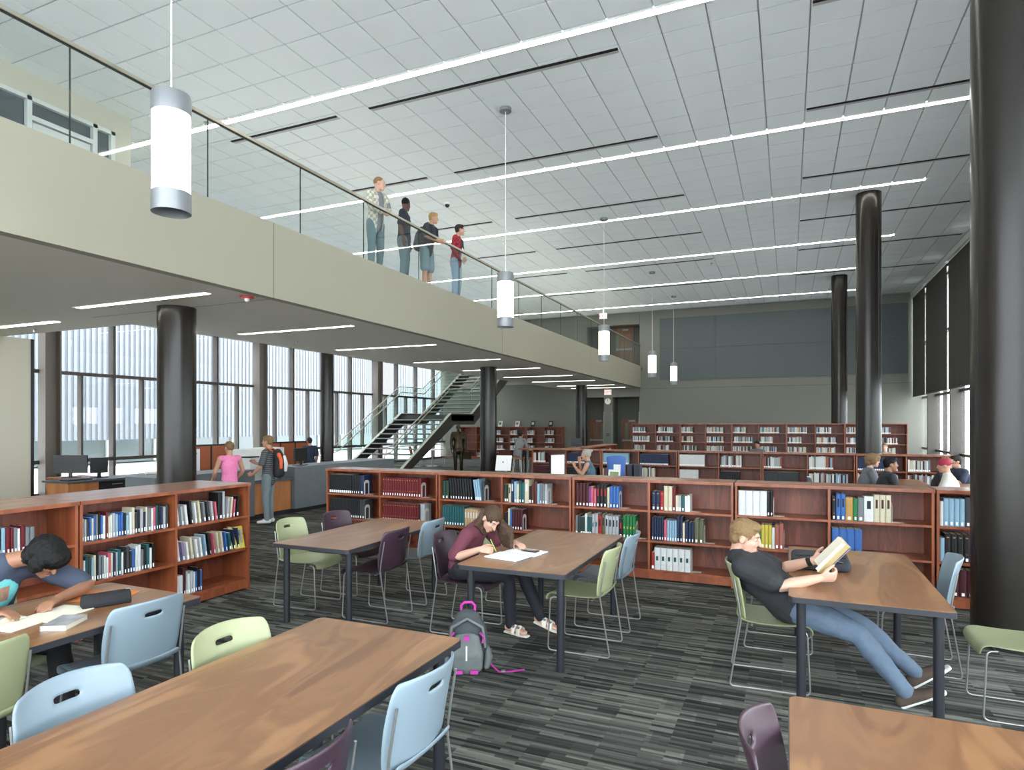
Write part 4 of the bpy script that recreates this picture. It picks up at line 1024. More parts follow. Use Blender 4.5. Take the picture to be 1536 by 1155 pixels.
# bar-height table with stools near the middle column
bt = thing('bar_table', (-7.2, 18.9, 0), 'bar-height cherry table with stools beside the middle column', 'table')
MB().box(-7.9,-5.7,18.6,19.3,1.0,1.04).build('tabletop', M_CTOP, bt); MB().box(-6.3,-5.75,18.7,19.2,0,1.0).build('end_panel', M_CHERRY, bt); MB().box(-7.85,-7.79,18.65,18.71,0,1.0).box(-7.85,-7.79,19.2,19.26,0,1.0).build('leg', M_STEEL, bt)
for k in range(4):
    x = -7.75+k*0.48
    s_ = thing('bar_stool', (x, 18.35, 0), 'bar stool with a wooden seat and thin steel legs at the bar-height table', 'stool', 'stools at the bar-height table')
    MB().cyl(x, 18.35, 0.71, 0.74, 0.17, 20).build('seat', M_CTOP, s_, 40)
    for sx in (-1,1):
        for sy_ in (-1,1): MB().tube([(x+0.1*sx,18.35+0.1*sy_,0.71),(x+0.17*sx,18.35+0.17*sy_,0)], 0.011, 8).build('leg', M_CHROME, s_)
    MB().tube([(x-0.15,18.2,0.25),(x+0.15,18.2,0.25),(x+0.15,18.5,0.25),(x-0.15,18.5,0.25),(x-0.15,18.2,0.25)], 0.009, 6).build('foot_ring', M_CHROME, s_)
monitor(-6.05, 18.95, 1.04, -90, 0.36, 0.24, 'black self-service monitor on the bar-height table')
# face-out books standing on the display bookcases
for k, (x, c) in enumerate(((-13.55,'green'),(-12.6,'rust'),(-11.75,'dark green'),(-10.8,'navy'))):
    o = MB().obox((x, YB-0.2, 1.82), (0.11,0,0), (0,0.012,0), (0,0.05,0.135)).build('display_book', [bmat('white') if c in ('green','rust') else bmat(c)]); tag(o, c+' covered book standing face out on top of the display bookcase', 'book'); o.location.z = 1.681
    MB().obox((x, YB-0.222, 1.84), (0.06,0,0), (0,0.002,0), (0,0.025,0.06)).build('cover_art', bmat(c if c in ('green','rust') else 'cream'), o)
# orange and green chairs with a round table beyond the stair
for cn, rgb in (('orange', (196,92,58)),):
    m_ = mat('orange_plastic', rgb, 0.45); CHAIR_ME[cn] = (bake(_seat[0], 'seat', m_, _seat[1]), bake(_back[0], 'backrest', m_, _back[1]))
chair('orange', -14.6, 23.2, 20, 'orange chair beyond the stair, its back to the tall atrium windows')
chair('orange', -13.2, 23.6, 200, 'orange chair beyond the stair, facing the tall atrium windows')
chair('orange', -13.0, 27.6, 100, 'orange chair near the display bookcases beyond the stair')
chair('green', -15.6, 17.3, 10, 'pale green chair between the stair and the atrium windows')
def small_table(x, y, label):
    t = thing('cafe_table', (x, y, 0), label, 'table')
    MB().prism(rounded_rect(x-0.4,x+0.4,y-0.4,y+0.4,0.05), 'z', 0.71, 0.74).build('tabletop', M_WHITE, t); MB().cyl(x,y,0.03,0.71,0.035,14).build('post', M_STEEL, t, 40); MB().cyl(x,y,0,0.03,0.26,24).build('base', M_STEEL, t, 40)
small_table(-14.9, 17.3, 'pale square cafe table between the stair and the atrium windows')
small_table(-13.9, 23.4, 'pale square cafe table between two orange chairs beyond the stair')
small_table(-11.6, 24.6, 'pale square cafe table behind the bronze statue')
# table for the students beyond the long row
for x0, y1, lab in ((1.55, 14.4, 'wooden table where the two boys in grey and black sit'), (2.62, 13.75, 'wooden table where the boy in the red cap sits')):
    t = table(x0, x0+0.75, 12.6, y1, lab)
o = chair('blue', 0.62, 12.95, 0, 'pale blue chair beside the two seated boys beyond the long row')

# ------------------------------------------------------------------ things on the study tables
# open notebook, phone and pen
nb_ = thing('notebook', (-2.08, 4.78, TH), 'open white ring notebook under the writing girl', 'notebook')
c_, s_ = math.cos(0.25), math.sin(0.25)
for sgn in (-1, 1):
    cx, cy = -2.03+0.0*sgn+0.11*sgn*s_*-1, 4.80+0.115*sgn
    MB().obox((-2.05+0.03*sgn, 4.80+0.112*sgn, TH+0.0065), (0.15,-0.03,0), (0.022,0.11,0), (0,0,0.006)).build('page_block', mat('notebook_paper', (232,232,230), 0.7), nb_)
MB().obox((-2.05, 4.80, TH+0.002), (0.155,-0.031,0), (0.05,0.228,0), (0,0,0.0015)).build('cover', mat('notebook_cover', (74,84,108), 0.5), nb_)
for k in range(12): MB().tube([(-2.05-0.14+0.025*k, 4.80+0.028-0.005*k-0.006, TH+0.012),(-2.05-0.14+0.025*k, 4.80+0.028-0.005*k, TH+0.017),(-2.05-0.14+0.025*k, 4.80+0.028-0.005*k+0.006, TH+0.012)], 0.0012, 5).build('ring', M_STEEL, nb_)
ph = thing('phone', (-1.98, 4.93, TH+0.013), 'black phone lying on the open notebook', 'phone')
MB().obox((-1.98,4.93,TH+0.018), (0.068,-0.012,0), (0.006,0.034,0), (0,0,0.004)).build('body', M_BLACK, ph); MB().obox((-1.98,4.93,TH+0.0225), (0.06,-0.011,0), (0.005,0.03,0), (0,0,0.0004)).build('screen', mat('phone_glass', (12,12,14), 0.08), ph)
# slumped reader's table
bk = thing('open_book', (-3.98, 2.02, TH), 'thick open book with curling pages in front of the slumped reader', 'book')
for sgn in (-1, 1):
    mb = MB(); n = 8
    prof = [(t*0.13, 0.012+0.035*math.sin(min(1,t*1.4)*math.pi)*(0.9 if sgn < 0 else 0.5)+0.01*(1-t)) for t in [i/n for i in range(n+1)]]
    mb.prism([(2.02+sgn*a, TH+b) for a, b in prof]+[(2.02+sgn*a, TH+0.001) for a, b in prof[::-1]], 'x', -4.1, -3.88); mb.build('page_block', mat('book_paper', (212,204,186), 0.75), bk, 50)
nbk = thing('large_notebook', (-3.78, 2.2, TH), 'large cream open notebook under the slumped reader hands', 'notebook')
MB().obox((-3.8,2.27,TH+0.004), (0.11,0.02,0), (-0.03,0.14,0), (0,0,0.003)).build('page', mat('cream_paper', (226,222,204), 0.7), nbk); MB().obox((-3.82,2.05,TH+0.0045), (0.12,0.02,0), (-0.02,0.1,0), (0,0,0.0035)).build('page', mat('cream_paper', (226,222,204), 0.7), nbk)
def flat_book(x, y, z, lx, ly, hz, rz, top, label):
    t = thing('paperback', (x, y, z), label, 'book', None, rz)
    MB().box(-lx/2+0.003, lx/2-0.003, -ly/2+0.003, ly/2-0.003, 0.002, hz-0.002).build('page_block', mat('book_paper', (212,204,186), 0.75), t, local=True)
    MB().box(-lx/2, lx/2, -ly/2, ly/2, hz-0.002, hz).box(-lx/2, lx/2, -ly/2, ly/2, 0, 0.002).box(-lx/2, -lx/2+0.002, -ly/2, ly/2, 0, hz).build('cover', top, t, local=True)
    return t
flat_book(-3.56, 2.16, TH, 0.13, 0.2, 0.028, 0.5, mat('mono_cover', (150,152,154), 0.4, noise=0.7, nscale=22), 'thick paperback with a grey pictured cover beside the pencil case')
flat_book(-3.56, 1.72, TH, 0.13, 0.2, 0.024, 0.35, mat('pale_cover', (214,204,208), 0.4, noise=0.3, nscale=18), 'pale paperback with a purple edge lying near the table edge')
pc = thing('pencil_case', (-3.73, 2.5, TH), 'black zipped pencil case lying on the table', 'pencil case', None, 1.15)
mb = MB().prism([(-0.045,0),(0.045,0),(0.048,0.03),(0.03,0.065),(0.0,0.078),(-0.03,0.065),(-0.048,0.03)], 'x', -0.125, 0.125)
inst('pouch', bake(mb, 'pouch', mat('black_canvas', (26,27,30), 0.8, bump=0.3, nscale=60), [('BEVEL', dict(width=0.008, segments=2))]), (0,0,0), pc)
MB().box(-0.12, 0.12, -0.003, 0.003, 0.076, 0.08).build('zipper', M_BLACKM, pc, local=True); MB().box(0.1,0.125,-0.006,0.006,0.079,0.083).build('zip_pull', M_STEEL, pc, local=True)
o = MB().obox((-3.92,2.62,TH+0.002), (0.15,0.06,0), (-0.06,0.11,0), (0,0,0.0012)).build('folder', mat('orange_card', (206,124,62), 0.7)); tag(o, 'orange card folder under the black pencil case', 'folder')
# books and bag on the boy in black's table
bg_ = thing('laptop_bag', (0.17, 5.35, TH), 'black soft laptop bag lying beyond the boy in black', 'bag')
mb = MB().prism(rounded_rect(0.02,0.42,5.15,5.6,0.06), 'z', TH+0.002, TH+0.075)
o = bake(mb, 'bag_body', mat('bag_black', (38,40,48), 0.8, bump=0.4, nscale=30), [('BEVEL', dict(width=0.025, segments=3))]); inst('bag_body', o, -V((0.17,5.35,TH)), bg_)
MB().tube([(0.1,5.17,TH+0.07),(0.16,5.13,TH+0.1),(0.28,5.13,TH+0.1),(0.36,5.17,TH+0.07)], 0.012, 8).build('carry_handle', M_BLACK, bg_, 50)
MB().tube([(0.06,5.3,TH+0.08),(0.2,5.33,TH+0.083),(0.39,5.3,TH+0.08)], 0.004, 6).build('zipper', M_BLACKM, bg_)

# ------------------------------------------------------------------ the grey backpack by the table leg
BPX, BPY = -2.17, 4.16
bp = thing('backpack', (BPX, BPY, 0), 'grey backpack with magenta trim leaning at the writing girl table leg', 'backpack', None, 0.42)
bp.scale = (0.93, 0.93, 0.93)
M_BPG = mat('backpack_grey', (92,98,98), 0.75, noise=0.25, nscale=14, bump=0.4); M_BPD = mat('backpack_charcoal', (58,62,66), 0.8); M_MAG = mat('magenta_webbing', (168,44,140), 0.6)
def blob(mb, name, m, voxel, it=4, parent=None, loc=None, fac=0.5):
    me = bake(mb, name, m, [('REMESH', dict(mode='VOXEL', voxel_size=voxel)), ('SMOOTH', dict(factor=fac, iterations=it))], None)
    o = bpy.data.objects.new(name, me); COL.objects.link(o)
    if parent: o.parent = parent
    return o
mb = MB().tube([(0,0.02,0.06),(0,0.03,0.2),(0,0.035,0.34),(0,0.03,0.42)], [(0.155,0.1),(0.165,0.105),(0.15,0.09),(0.1,0.06)], 16, (1,0,0), round_ends=True)
blob(mb, 'main_compartment', M_BPD, 0.014, 4, bp)
mb = MB().tube([(0,-0.08,0.05),(0,-0.095,0.16),(0,-0.075,0.29)], [(0.125,0.05),(0.13,0.055),(0.1,0.035)], 16, (1,0,0), round_ends=True)
blob(mb, 'front_pocket', M_BPG, 0.012, 4, bp)
for sx in (-1, 1):
    MB().tube([(0.15*sx,-0.02,0.05),(0.165*sx,-0.02,0.12),(0.16*sx,-0.02,0.18)], [(0.03,0.05),(0.034,0.055),(0.02,0.05)], 10, (1,0,0), round_ends=True).build('side_pocket', M_BPG, bp, 60, True)
    MB().tube([(0.1*sx,-0.09,0.33),(0.13*sx,-0.08,0.29),(0.12*sx,-0.1,0.25)], 0.008, 6).build('lash_tab', M_MAG, bp, 60, True)
    MB().box(0.06*sx-0.03,0.06*sx+0.03,-0.155,-0.14,0.03,0.055).build('bottom_tab', M_MAG, bp, None, True)
MB().tube([(-0.14,-0.05,0.2),(-0.12,-0.06,0.36),(0,-0.06,0.43),(0.12,-0.06,0.36),(0.14,-0.05,0.2)], 0.014, 8).build('zip_welt', M_BPG, bp, 60, True)
MB().tube([(-0.05,0.06,0.43),(-0.055,0.06,0.5),(-0.03,0.06,0.525),(0.03,0.06,0.525),(0.055,0.06,0.5),(0.05,0.06,0.43)], 0.011, 8).build('haul_loop', M_MAG, bp, 60, True)
MB().box(-0.02,0.02,-0.135,-0.118,0.28,0.315).build('logo_patch', M_MAG, bp, None, True); MB().box(-0.006,0.006,-0.15,-0.13,0.13,0.24).build('reflective_tab', mat('reflective_grey', (196,200,196), 0.4), bp, None, True)
MB().tube([(0.14,-0.02,0.12),(0.2,-0.04,0.05),(0.25,-0.06,0.012),(0.34,-0.04,0.006),(0.45,0.0,0.006)], [(0.016,0.004)]*5, 8, (0,1,0)).build('shoulder_strap', M_MAG, bp, 60, True)
MB().box(0.27,0.3,-0.07,-0.04,0.012,0.024).build('buckle', M_STEEL, bp, None, True)
# slumped reader's bottle/bag glimpsed under the table is not separable and is left out

# ------------------------------------------------------------------ people
M_EYE = mat('eye_white', (178,172,166), 0.2); M_IRIS = mat('iris', (52,44,38), 0.2); M_LIP = mat('lips', (172,104,98), 0.5)
TUFT = bpy.data.textures.new('hair_tufts', 'CLOUDS'); TUFT.noise_scale = 0.02; TUFT.noise_depth = 2
FOLD = bpy.data.textures.new('cloth_folds', 'CLOUDS'); FOLD.noise_scale = 0.09; FOLD.noise_depth = 1
def skinm(c): return mat('skin_%s' % c, {'fair': (188,148,128), 'light': (180,136,112), 'tan': (142,100,76), 'dark': (84,58,46)}[c], 0.55, noise=0.04, nscale=14)
def hairm(c): return mat('hair_%s' % c, {'brown': (68,52,40), 'blond': (152,124,84), 'black': (13,12,12), 'dark': (42,34,30), 'grey': (150,146,138), 'sandy': (120,96,66)}[c], 0.7, spec=0.25, noise=0.35, nscale=40, bump=0.5)
def frame(fwd, up):
    f = V(fwd).normalized(); u = V(up); u = (u-f*u.dot(f)).normalized(); l = u.cross(f); return f, l, u
class Figure:
    def __init__(s, J, k=1.0, bulk=1.0):
        s.J = {n: V(p) for n, p in J.items()}; s.k = k; s.b = bulk
    def torso(s, mb, inf=0.0, top=True, hem=0.0):
        J, k, b = s.J, s.k, s.b; side = J['shR']-J['shL']
        pel, ch, nk = J['pel'], J['chest'], J['neck']; ax = (ch-pel).normalized()
        r = lambda a, c: ((a*b+0)*k+inf, (c*b)*k+inf)
        pts = [pel-ax*(0.07*k+hem), pel, pel.lerp(ch,0.5), ch, ch.lerp(nk,0.6), nk.lerp(ch,0.12)]
        rad = [r(0.15,0.115), r(0.158,0.122), r(0.138,0.105), r(0.16,0.115), r(0.135,0.09), r(0.07,0.062)]
        mb.tube(pts, rad, 20, side, round_ends=True)
        m = ch.lerp(nk,0.62)
        mb.tube([J['shL'].lerp(m,0.12), m, J['shR'].lerp(m,0.12)], [0.056*k*b+inf, 0.075*k*b+inf, 0.056*k*b+inf], 14, round_ends=True)
    def arm(s, mb, d, inf=0.0, to=1.0):
        J, k, b = s.J, s.k, s.b; a, e, w = J['sh'+d], J['el'+d], J['wr'+d]
        pts = [a, a.lerp(e,0.35), e]; rad = [0.056*k*b, 0.050*k*b, 0.040*k]
        if to > 1: pts += [e.lerp(w,0.25), e.lerp(w,0.7), w]; rad += [0.042*k, 0.034*k, 0.027*k]
        elif to < 1: pts = [a, a.lerp(e,to*0.5), a.lerp(e,to)]; rad = [0.058*k*b, 0.055*k*b, 0.056*k*b]
        mb.tube(pts, [r+inf for r in rad], 12, round_ends=True)
    def leg(s, mb, d, inf=0.0, to=2.0):
        J, k, b = s.J, s.k, s.b; h, n, a = J['hp'+d], J['kn'+d], J['an'+d]
        pts = [h, h.lerp(n,0.45), n]; rad = [0.088*k*b, 0.078*k*b, 0.056*k]
        if to >= 2: pts += [n.lerp(a,0.3), n.lerp(a,0.7), a]; rad += [0.054*k, 0.042*k, 0.036*k]
        else: pts = [h, h.lerp(n,0.45), h.lerp(n,0.92)]; rad = [0.09*k*b, 0.086*k*b, 0.082*k]
        mb.tube(pts, [r+inf for r in rad], 14, round_ends=True)
    def foot(s, mb, d, inf=0.0):
        J, k = s.J, s.k; a = J['an'+d]; t = J['ft'+d].normalized(); up = V((0,0,1)); side = t.cross(up)
        dn = V((0,0,-1)) if abs(t.z) < 0.7 else V((0,0,-1))
        heel = a-t*0.035*k+dn*0.03*k
        mb.tube([a, a+dn*0.02*k, ], 0.036*k+inf, 10, round_ends=True)
        mb.tube([heel, heel+t*0.07*k, heel+t*0.14*k+dn*0.008*k, heel+t*0.2*k+dn*0.014*k], [(0.032*k+inf,0.034*k+inf),(0.036*k+inf,0.036*k+inf),(0.043*k+inf,0.026*k+inf),(0.036*k+inf,0.018*k+inf)], 12, side, round_ends=True)
    def hand(s, mb, d, detail=True):
        J, k = s.J, s.k; w = J['wr'+d]; dr = J['hd'+d].normalized(); nrm = J.get('pn'+d, V((0,0,-1))); nrm = (nrm-dr*nrm.dot(dr)).normalized()
        lat = dr.cross(nrm)                       # towards the thumb for the right hand with palm normal nrm
        if d == 'L': lat = -lat
        curl = J['cu'+d].x if 'cu'+d in J else 0.35
        k2 = k*1.0
        mb.tube([w-dr*0.015*k, w+dr*0.03*k2, w+dr*0.085*k2], [(0.027*k,0.02*k),(0.04*k,0.017*k),(0.043*k,0.014*k)], 12, lat, round_ends=True)
        if not detail:
            mb.tube([w+dr*0.08*k2, w+dr*0.12*k2+nrm*0.02*k2, w+dr*0.14*k2+nrm*0.05*k2], [(0.036*k,0.012*k),(0.034*k,0.011*k),(0.028*k,0.01*k)], 10, lat, round_ends=True)
            mb.tube([w+dr*0.03*k2+lat*0.03*k, w+dr*0.07*k2+lat*0.055*k+nrm*0.02*k], 0.011*k, 8, round_ends=True); return
        for i, (off, ln) in enumerate(((0.032,0.068),(0.011,0.077),(-0.010,0.072),(-0.030,0.056))):
            p = w+dr*0.082*k2+lat*off*k; v = dr.copy(); pts = [p]; ang = 0.0
            for seg, f in enumerate((0.45,0.32,0.26)):
                ang += curl*(0.9 if seg == 0 else 1.15)
                v = dr*math.cos(ang)+nrm*math.sin(ang)+lat*off*0.6; v.normalize(); p = p+v*ln*f*k2; pts.append(p)
            mb.tube(pts, [0.0098*k,0.0092*k,0.0084*k,0.0072*k], 8, round_ends=True)
        b0 = w+dr*0.022*k2+lat*0.03*k
        t1 = (dr*0.75+lat*0.75+nrm*0.35).normalized(); t2 = (dr*0.95+lat*0.25+nrm*0.5).normalized()
        mb.tube([b0, b0+t1*0.038*k2, b0+t1*0.038*k2+t2*0.03*k2, b0+t1*0.038*k2+t2*0.052*k2], [0.0135*k,0.0115*k,0.0105*k,0.0085*k], 8, round_ends=True)
    def head(s, mb):
        J, k = s.J, s.k; c = J['head']; f, l, u = frame(J['hf'], J['hu'] if 'hu' in J else (0,0,1)); s.hfr = (f, l, u)
        P = lambda a, b, d: c+(f*a+l*b+u*d)*k
        E = lambda a, b, d, ra, rb, rd: mb.ell(P(a,b,d), ra*k, rb*k, rd*k, f, l, u)
        E(-0.008,0,0.028,0.094,0.074,0.09); E(0.026,0,-0.03,0.066,0.058,0.075); E(0.03,0,-0.068,0.052,0.048,0.045); E(0.066,0,-0.1,0.022,0.024,0.018)
        E(0.07,0,0.03,0.022,0.048,0.016)
        for q in (-1,1): E(0.052,0.034*q,-0.028,0.03,0.022,0.022); E(-0.006,0.077*q,-0.012,0.02,0.008,0.03)
        mb.tube([P(0.088,0,0.018),P(0.1,0,-0.01),P(0.11,0,-0.03)], [0.0085*k,0.010*k,0.0135*k], 8, l, round_ends=True)
        E(0.084,0,-0.064,0.012,0.024,0.008); E(0.081,0,-0.078,0.012,0.02,0.008)
        base = J['neck']
        mb.tube([base-(c-base)*0.15, base.lerp(c,0.45)-f*0.012*k, c-u*0.03*k-f*0.025*k], [0.058*k,0.05*k,0.052*k], 14, l, round_ends=True)
def person(label, J, k=1.0, bulk=1.0, skin='fair', hair='brown', style='short', shirt=None, sleeve=0.75, pants=None, shorts=False, shoe=None, sandal=False, voxel=0.010, face=True, cap=None, lower=True, hem=0.02, extra=None, statue=None, name='person', cat='person', inf=0.012):
    F = Figure(J, k, bulk); mb = MB()
    F.torso(mb)
    for d in 'LR':
        F.arm(mb, d, 0, 2.0); F.hand(mb, d, voxel < 0.0095)
        if lower: F.leg(mb, d); F.foot(mb, d)
    F.head(mb); f, l, u = F.hfr; c = F.J['head']
    P = lambda a, b, d: c+(f*a+l*b+u*d)*k
    sm = statue or skinm(skin)
    me = bake(mb, name, sm, [('REMESH', dict(mode='VOXEL', voxel_size=voxel)), ('SMOOTH', dict(factor=0.5, iterations=3))], None)
    zs = [v.co.z for v in me.vertices]; base = V((F.J['pel'].x, F.J['pel'].y, min(zs)))
    me.transform(Matrix.Translation(-base))
    o = bpy.data.objects.new(name, me); COL.objects.link(o); o.location = base; tag(o, label, cat)
    def cloth(mb2, nm, m, vx=None, it=3, tuft=0):
        mods = [('REMESH', dict(mode='VOXEL', voxel_size=vx or max(voxel,0.009))), ('SMOOTH', dict(factor=0.5, iterations=it))]
        if tuft: mods.append(('DISPLACE', dict(texture=TUFT, strength=tuft, mid_level=0.5)))
        elif nm in ('shirt','trousers','shorts'): mods.append(('DISPLACE', dict(texture=FOLD, strength=0.012, mid_level=0.5)))
        me2 = bake(mb2, nm, m, mods, None)
        me2.transform(Matrix.Translation(-base)); q = bpy.data.objects.new(nm, me2); COL.objects.link(q); q.parent = o; return q
    if shirt:
        mb2 = MB(); F.torso(mb2, inf, hem=hem)
        for d in 'LR':
            if sleeve: F.arm(mb2, d, inf, 2.0 if sleeve > 1 else sleeve)
        cloth(mb2, 'shirt', shirt)
    if lower and pants:
        mb2 = MB(); J_ = F.J
        ax = (J_['chest']-J_['pel']).normalized(); side = J_['shR']-J_['shL']
        mb2.tube([J_['pel']-ax*0.06*k, J_['pel']+ax*0.06*k], [(0.162*k*bulk,0.125*k*bulk)]*2, 18, side, round_ends=True)
        for d in 'LR': F.leg(mb2, d, 0.013 if not shorts else 0.02, 2.0 if not shorts else 1.0)
        cloth(mb2, 'shorts' if shorts else 'trousers', pants)
    if lower and shoe:
        for d in 'LR':
            mb2 = MB(); F.foot(mb2, d, 0.009); cloth(mb2, 'shoe', shoe, 0.009, 2)
    hm = statue or hairm(hair); mb2 = MB()
    E = lambda a, b, d, ra, rb, rd: mb2.ell(P(a,b,d), ra*k, rb*k, rd*k, f, l, u)
    if style == 'buzz': E(-0.014,0,0.036,0.094,0.077,0.088)
    elif style == 'short':
        E(-0.016,0,0.04,0.1,0.082,0.09); E(0.03,0,0.082,0.062,0.066,0.04); E(-0.05,0,-0.01,0.055,0.07,0.06)
    elif style == 'bun':
        E(-0.016,0,0.036,0.1,0.082,0.09); E(-0.05,0,0.0,0.06,0.072,0.06); E(-0.115,0,0.075,0.036,0.04,0.036)
    elif style == 'pony':
        E(-0.014,0,0.038,0.098,0.081,0.09); E(-0.05,0,0.0,0.06,0.07,0.06); E(-0.1,0,0.06,0.03,0.03,0.03)
    elif style == 'mop':
        E(-0.01,0,0.035,0.115,0.098,0.1); E(0.05,0,0.06,0.075,0.088,0.06); E(-0.05,0,-0.03,0.07,0.085,0.08); E(0.085,0.02,0.03,0.03,0.07,0.05); E(0.03,0.082,0.0,0.05,0.022,0.07); E(0.03,-0.082,0.0,0.05,0.022,0.07)
    elif style == 'long':
        E(-0.014,0,0.04,0.1,0.084,0.09); E(-0.05,0,0.0,0.062,0.078,0.08)
        for q, pts in J.get('locks', {}).items() if isinstance(J.get('locks'), dict) else []: pass
    if style != 'none' and not cap: cloth(mb2, 'hair', hm, 0.006 if voxel < 0.009 else 0.011, 2, 0.014*k if style != 'buzz' and not statue else 0)
    if cap:
        mb3 = MB(); mb3.ell(P(-0.01,0,0.045), 0.104*k, 0.084*k, 0.085*k, f, l, u); cloth(mb3, 'cap', cap[0], 0.008, 2)
        mb3 = MB().obox(P(0.12*cap[2],0,0.03), f*0.05*k, l*0.06*k, u*0.005*k); cloth(mb3, 'cap_bill', cap[1], 0.006, 1)
    if face and not statue:
        for q in (-1, 1):
            e = MB().ell(P(0.0715,0.031*q,0.004), 0.012*k, 0.012*k, 0.008*k, f, l, u, 10, 7).build('eye', M_EYE, o, 60)
            MB().ell(P(0.0808,0.031*q,0.003), 0.0045*k, 0.006*k, 0.006*k, f, l, u, 8, 6).build('iris', M_IRIS, e, 60)
            MB().tube([P(0.089,0.016*q,0.026),P(0.088,0.034*q,0.031),P(0.076,0.05*q,0.025)], [0.003*k,0.0035*k,0.002*k], 6).build('eyebrow', hairm(hair) if hair != 'grey' else hairm('brown'), o, 60)
        MB().tube([P(0.089,-0.022,-0.071),P(0.0955,0,-0.070),P(0.089,0.022,-0.071)], [0.0025*k,0.0055*k,0.0025*k], 6).build('lips', M_LIP, o, 60)
    o['_k'] = k; del o['_k']
    return o, F, P, base
def stand(pos, head_deg, H, k=None, armL=None, armR=None, lean=0.0, look=None, feet=0.10, stride=0.0):
    """joint positions of a standing figure; local x = forward, y = left"""
    s = H/1.70; a = math.radians(head_deg); px, py, pz = pos
    W = lambda x, y, z: V((px+(x*math.cos(a)-y*math.sin(a))*s, py+(x*math.sin(a)+y*math.cos(a))*s, pz+z*s))
    D = lambda x, y, z: V((x*math.cos(a)-y*math.sin(a), x*math.sin(a)+y*math.cos(a), z))
    L = lambda x, z: x+lean*(z-0.9)
    J = dict(pel=W(0,0,0.93), chest=W(L(0.0,1.24),0,1.24), neck=W(L(-0.01,1.43),0,1.43), head=W(L(0.02,1.585),0,1.585))
    lk = D(1,0,0) if look is None else D(math.cos(math.radians(look[0])), math.sin(math.radians(look[0])), look[1])
    J['hf'] = lk
    for d, q in (('L',1),('R',-1)):
        J['sh'+d] = W(L(0,1.38), 0.175*q, 1.385)
        J['hp'+d] = W(0, 0.09*q, 0.9); J['kn'+d] = W(0.02+stride*q*0.5, feet*q, 0.5); J['an'+d] = W(-0.01+stride*q, feet*q, 0.085); J['ft'+d] = D(1, 0.25*q, 0)
        arm = armL if d == 'L' else armR
        if arm is None: arm = ((-0.02,0.23*q,1.12),(0.05,0.23*q,0.87),(0.1,0,-1))
        J['el'+d] = W(*arm[0]); J['wr'+d] = W(*arm[1]); J['hd'+d] = D(*arm[2]); J['pn'+d] = D(0,-q,0) if len(arm) < 4 else D(*arm[3])
    return J, s
def seated(pos, head_deg, H, seat=0.46, lean=0.2, look=None, armL=None, armR=None, legs=True):
    s = H/1.70; a = math.radians(head_deg); px, py, pz = pos
    W = lambda x, y, z: V((px+(x*math.cos(a)-y*math.sin(a))*s, py+(x*math.sin(a)+y*math.cos(a))*s, pz+seat+(z)*s))
    D = lambda x, y, z: V((x*math.cos(a)-y*math.sin(a), x*math.sin(a)+y*math.cos(a), z))
    X = lambda z: math.sin(lean)*z
    Zc = lambda z: 0.1+math.cos(lean)*(z)
    J = dict(pel=W(0,0,0.1), chest=W(X(0.31),0,Zc(0.31)), neck=W(X(0.5),0,Zc(0.5)), head=W(X(0.5)+0.04,0,Zc(0.5)+0.15))
    J['hf'] = D(1,0,0) if look is None else D(math.cos(math.radians(look[0])), math.sin(math.radians(look[0])), look[1])
    for d, q in (('L',1),('R',-1)):
        J['sh'+d] = W(X(0.45), 0.175*q, Zc(0.45))
        J['hp'+d] = W(0.03, 0.09*q, 0.08); J['kn'+d] = W(0.42, 0.11*q, 0.07); J['an'+d] = V((W(0.38,0.11*q,0).x, W(0.38,0.11*q,0).y, pz+0.08)); J['ft'+d] = D(1,0.1*q,0)
        arm = armL if d == 'L' else armR
        if arm is None: arm = ((X(0.45)+0.08,0.22*q,0.3),(X(0.45)+0.3,0.14*q,0.32),(1,-0.3*q,0))
        J['el'+d] = W(*arm[0]); J['wr'+d] = W(*arm[1]); J['hd'+d] = D(*arm[2]); J['pn'+d] = D(0,0,-1) if len(arm) < 4 else D(*arm[3])
    return J, s
def cl(n, rgb, **kw): return mat('cloth_'+n, rgb, 0.85, bump=0.25, nscale=kw.pop('ns', 25), **kw)
def plaid(n, a, b, s=16.0):
    k = 'plaid_'+n
    if k in MATS: return MATS[k]
    m = bpy.data.materials.new(k); m.use_nodes = True; nt = m.node_tree; L = nt.links.new; bs = nt.nodes['Principled BSDF']; bs.inputs['Roughness'].default_value = 0.85
    tc = nt.nodes.new('ShaderNodeTexCoord'); ck_ = nt.nodes.new('ShaderNodeTexChecker'); ck_.inputs['Scale'].default_value = s
    ck_.inputs['Color1'].default_value = lin(a)+(1,); ck_.inputs['Color2'].default_value = lin(b)+(1,)
    L(tc.outputs['Object'], ck_.inputs['Vector']); L(ck_.outputs['Color'], bs.inputs['Base Color']); MATS[k] = m; return m
def stripes(n, a, b, s=14.0):
    k = 'stripe_'+n
    if k in MATS: return MATS[k]
    m = bpy.data.materials.new(k); m.use_nodes = True; nt = m.node_tree; L = nt.links.new; bs = nt.nodes['Principled BSDF']; bs.inputs['Roughness'].default_value = 0.85
    tc = nt.nodes.new('ShaderNodeTexCoord'); wv = nt.nodes.new('ShaderNodeTexWave'); wv.bands_direction = 'Z'; wv.inputs['Scale'].default_value = s
    r = nt.nodes.new('ShaderNodeValToRGB'); r.color_ramp.elements[0].position = 0.25; r.color_ramp.elements[1].position = 0.35
    r.color_ramp.elements[0].color = lin(b)+(1,); r.color_ramp.elements[1].color = lin(a)+(1,)
    L(tc.outputs['Object'], wv.inputs['Vector']); L(wv.outputs['Color'], r.inputs['Fac']); L(r.outputs['Color'], bs.inputs['Base Color']); MATS[k] = m; return m
DENIM = cl('denim', (84,100,118), noise=0.2, ns=18); DENIM2 = cl('denim_teal', (92,114,122), noise=0.2); BLACKC = cl('black', (28,28,32))

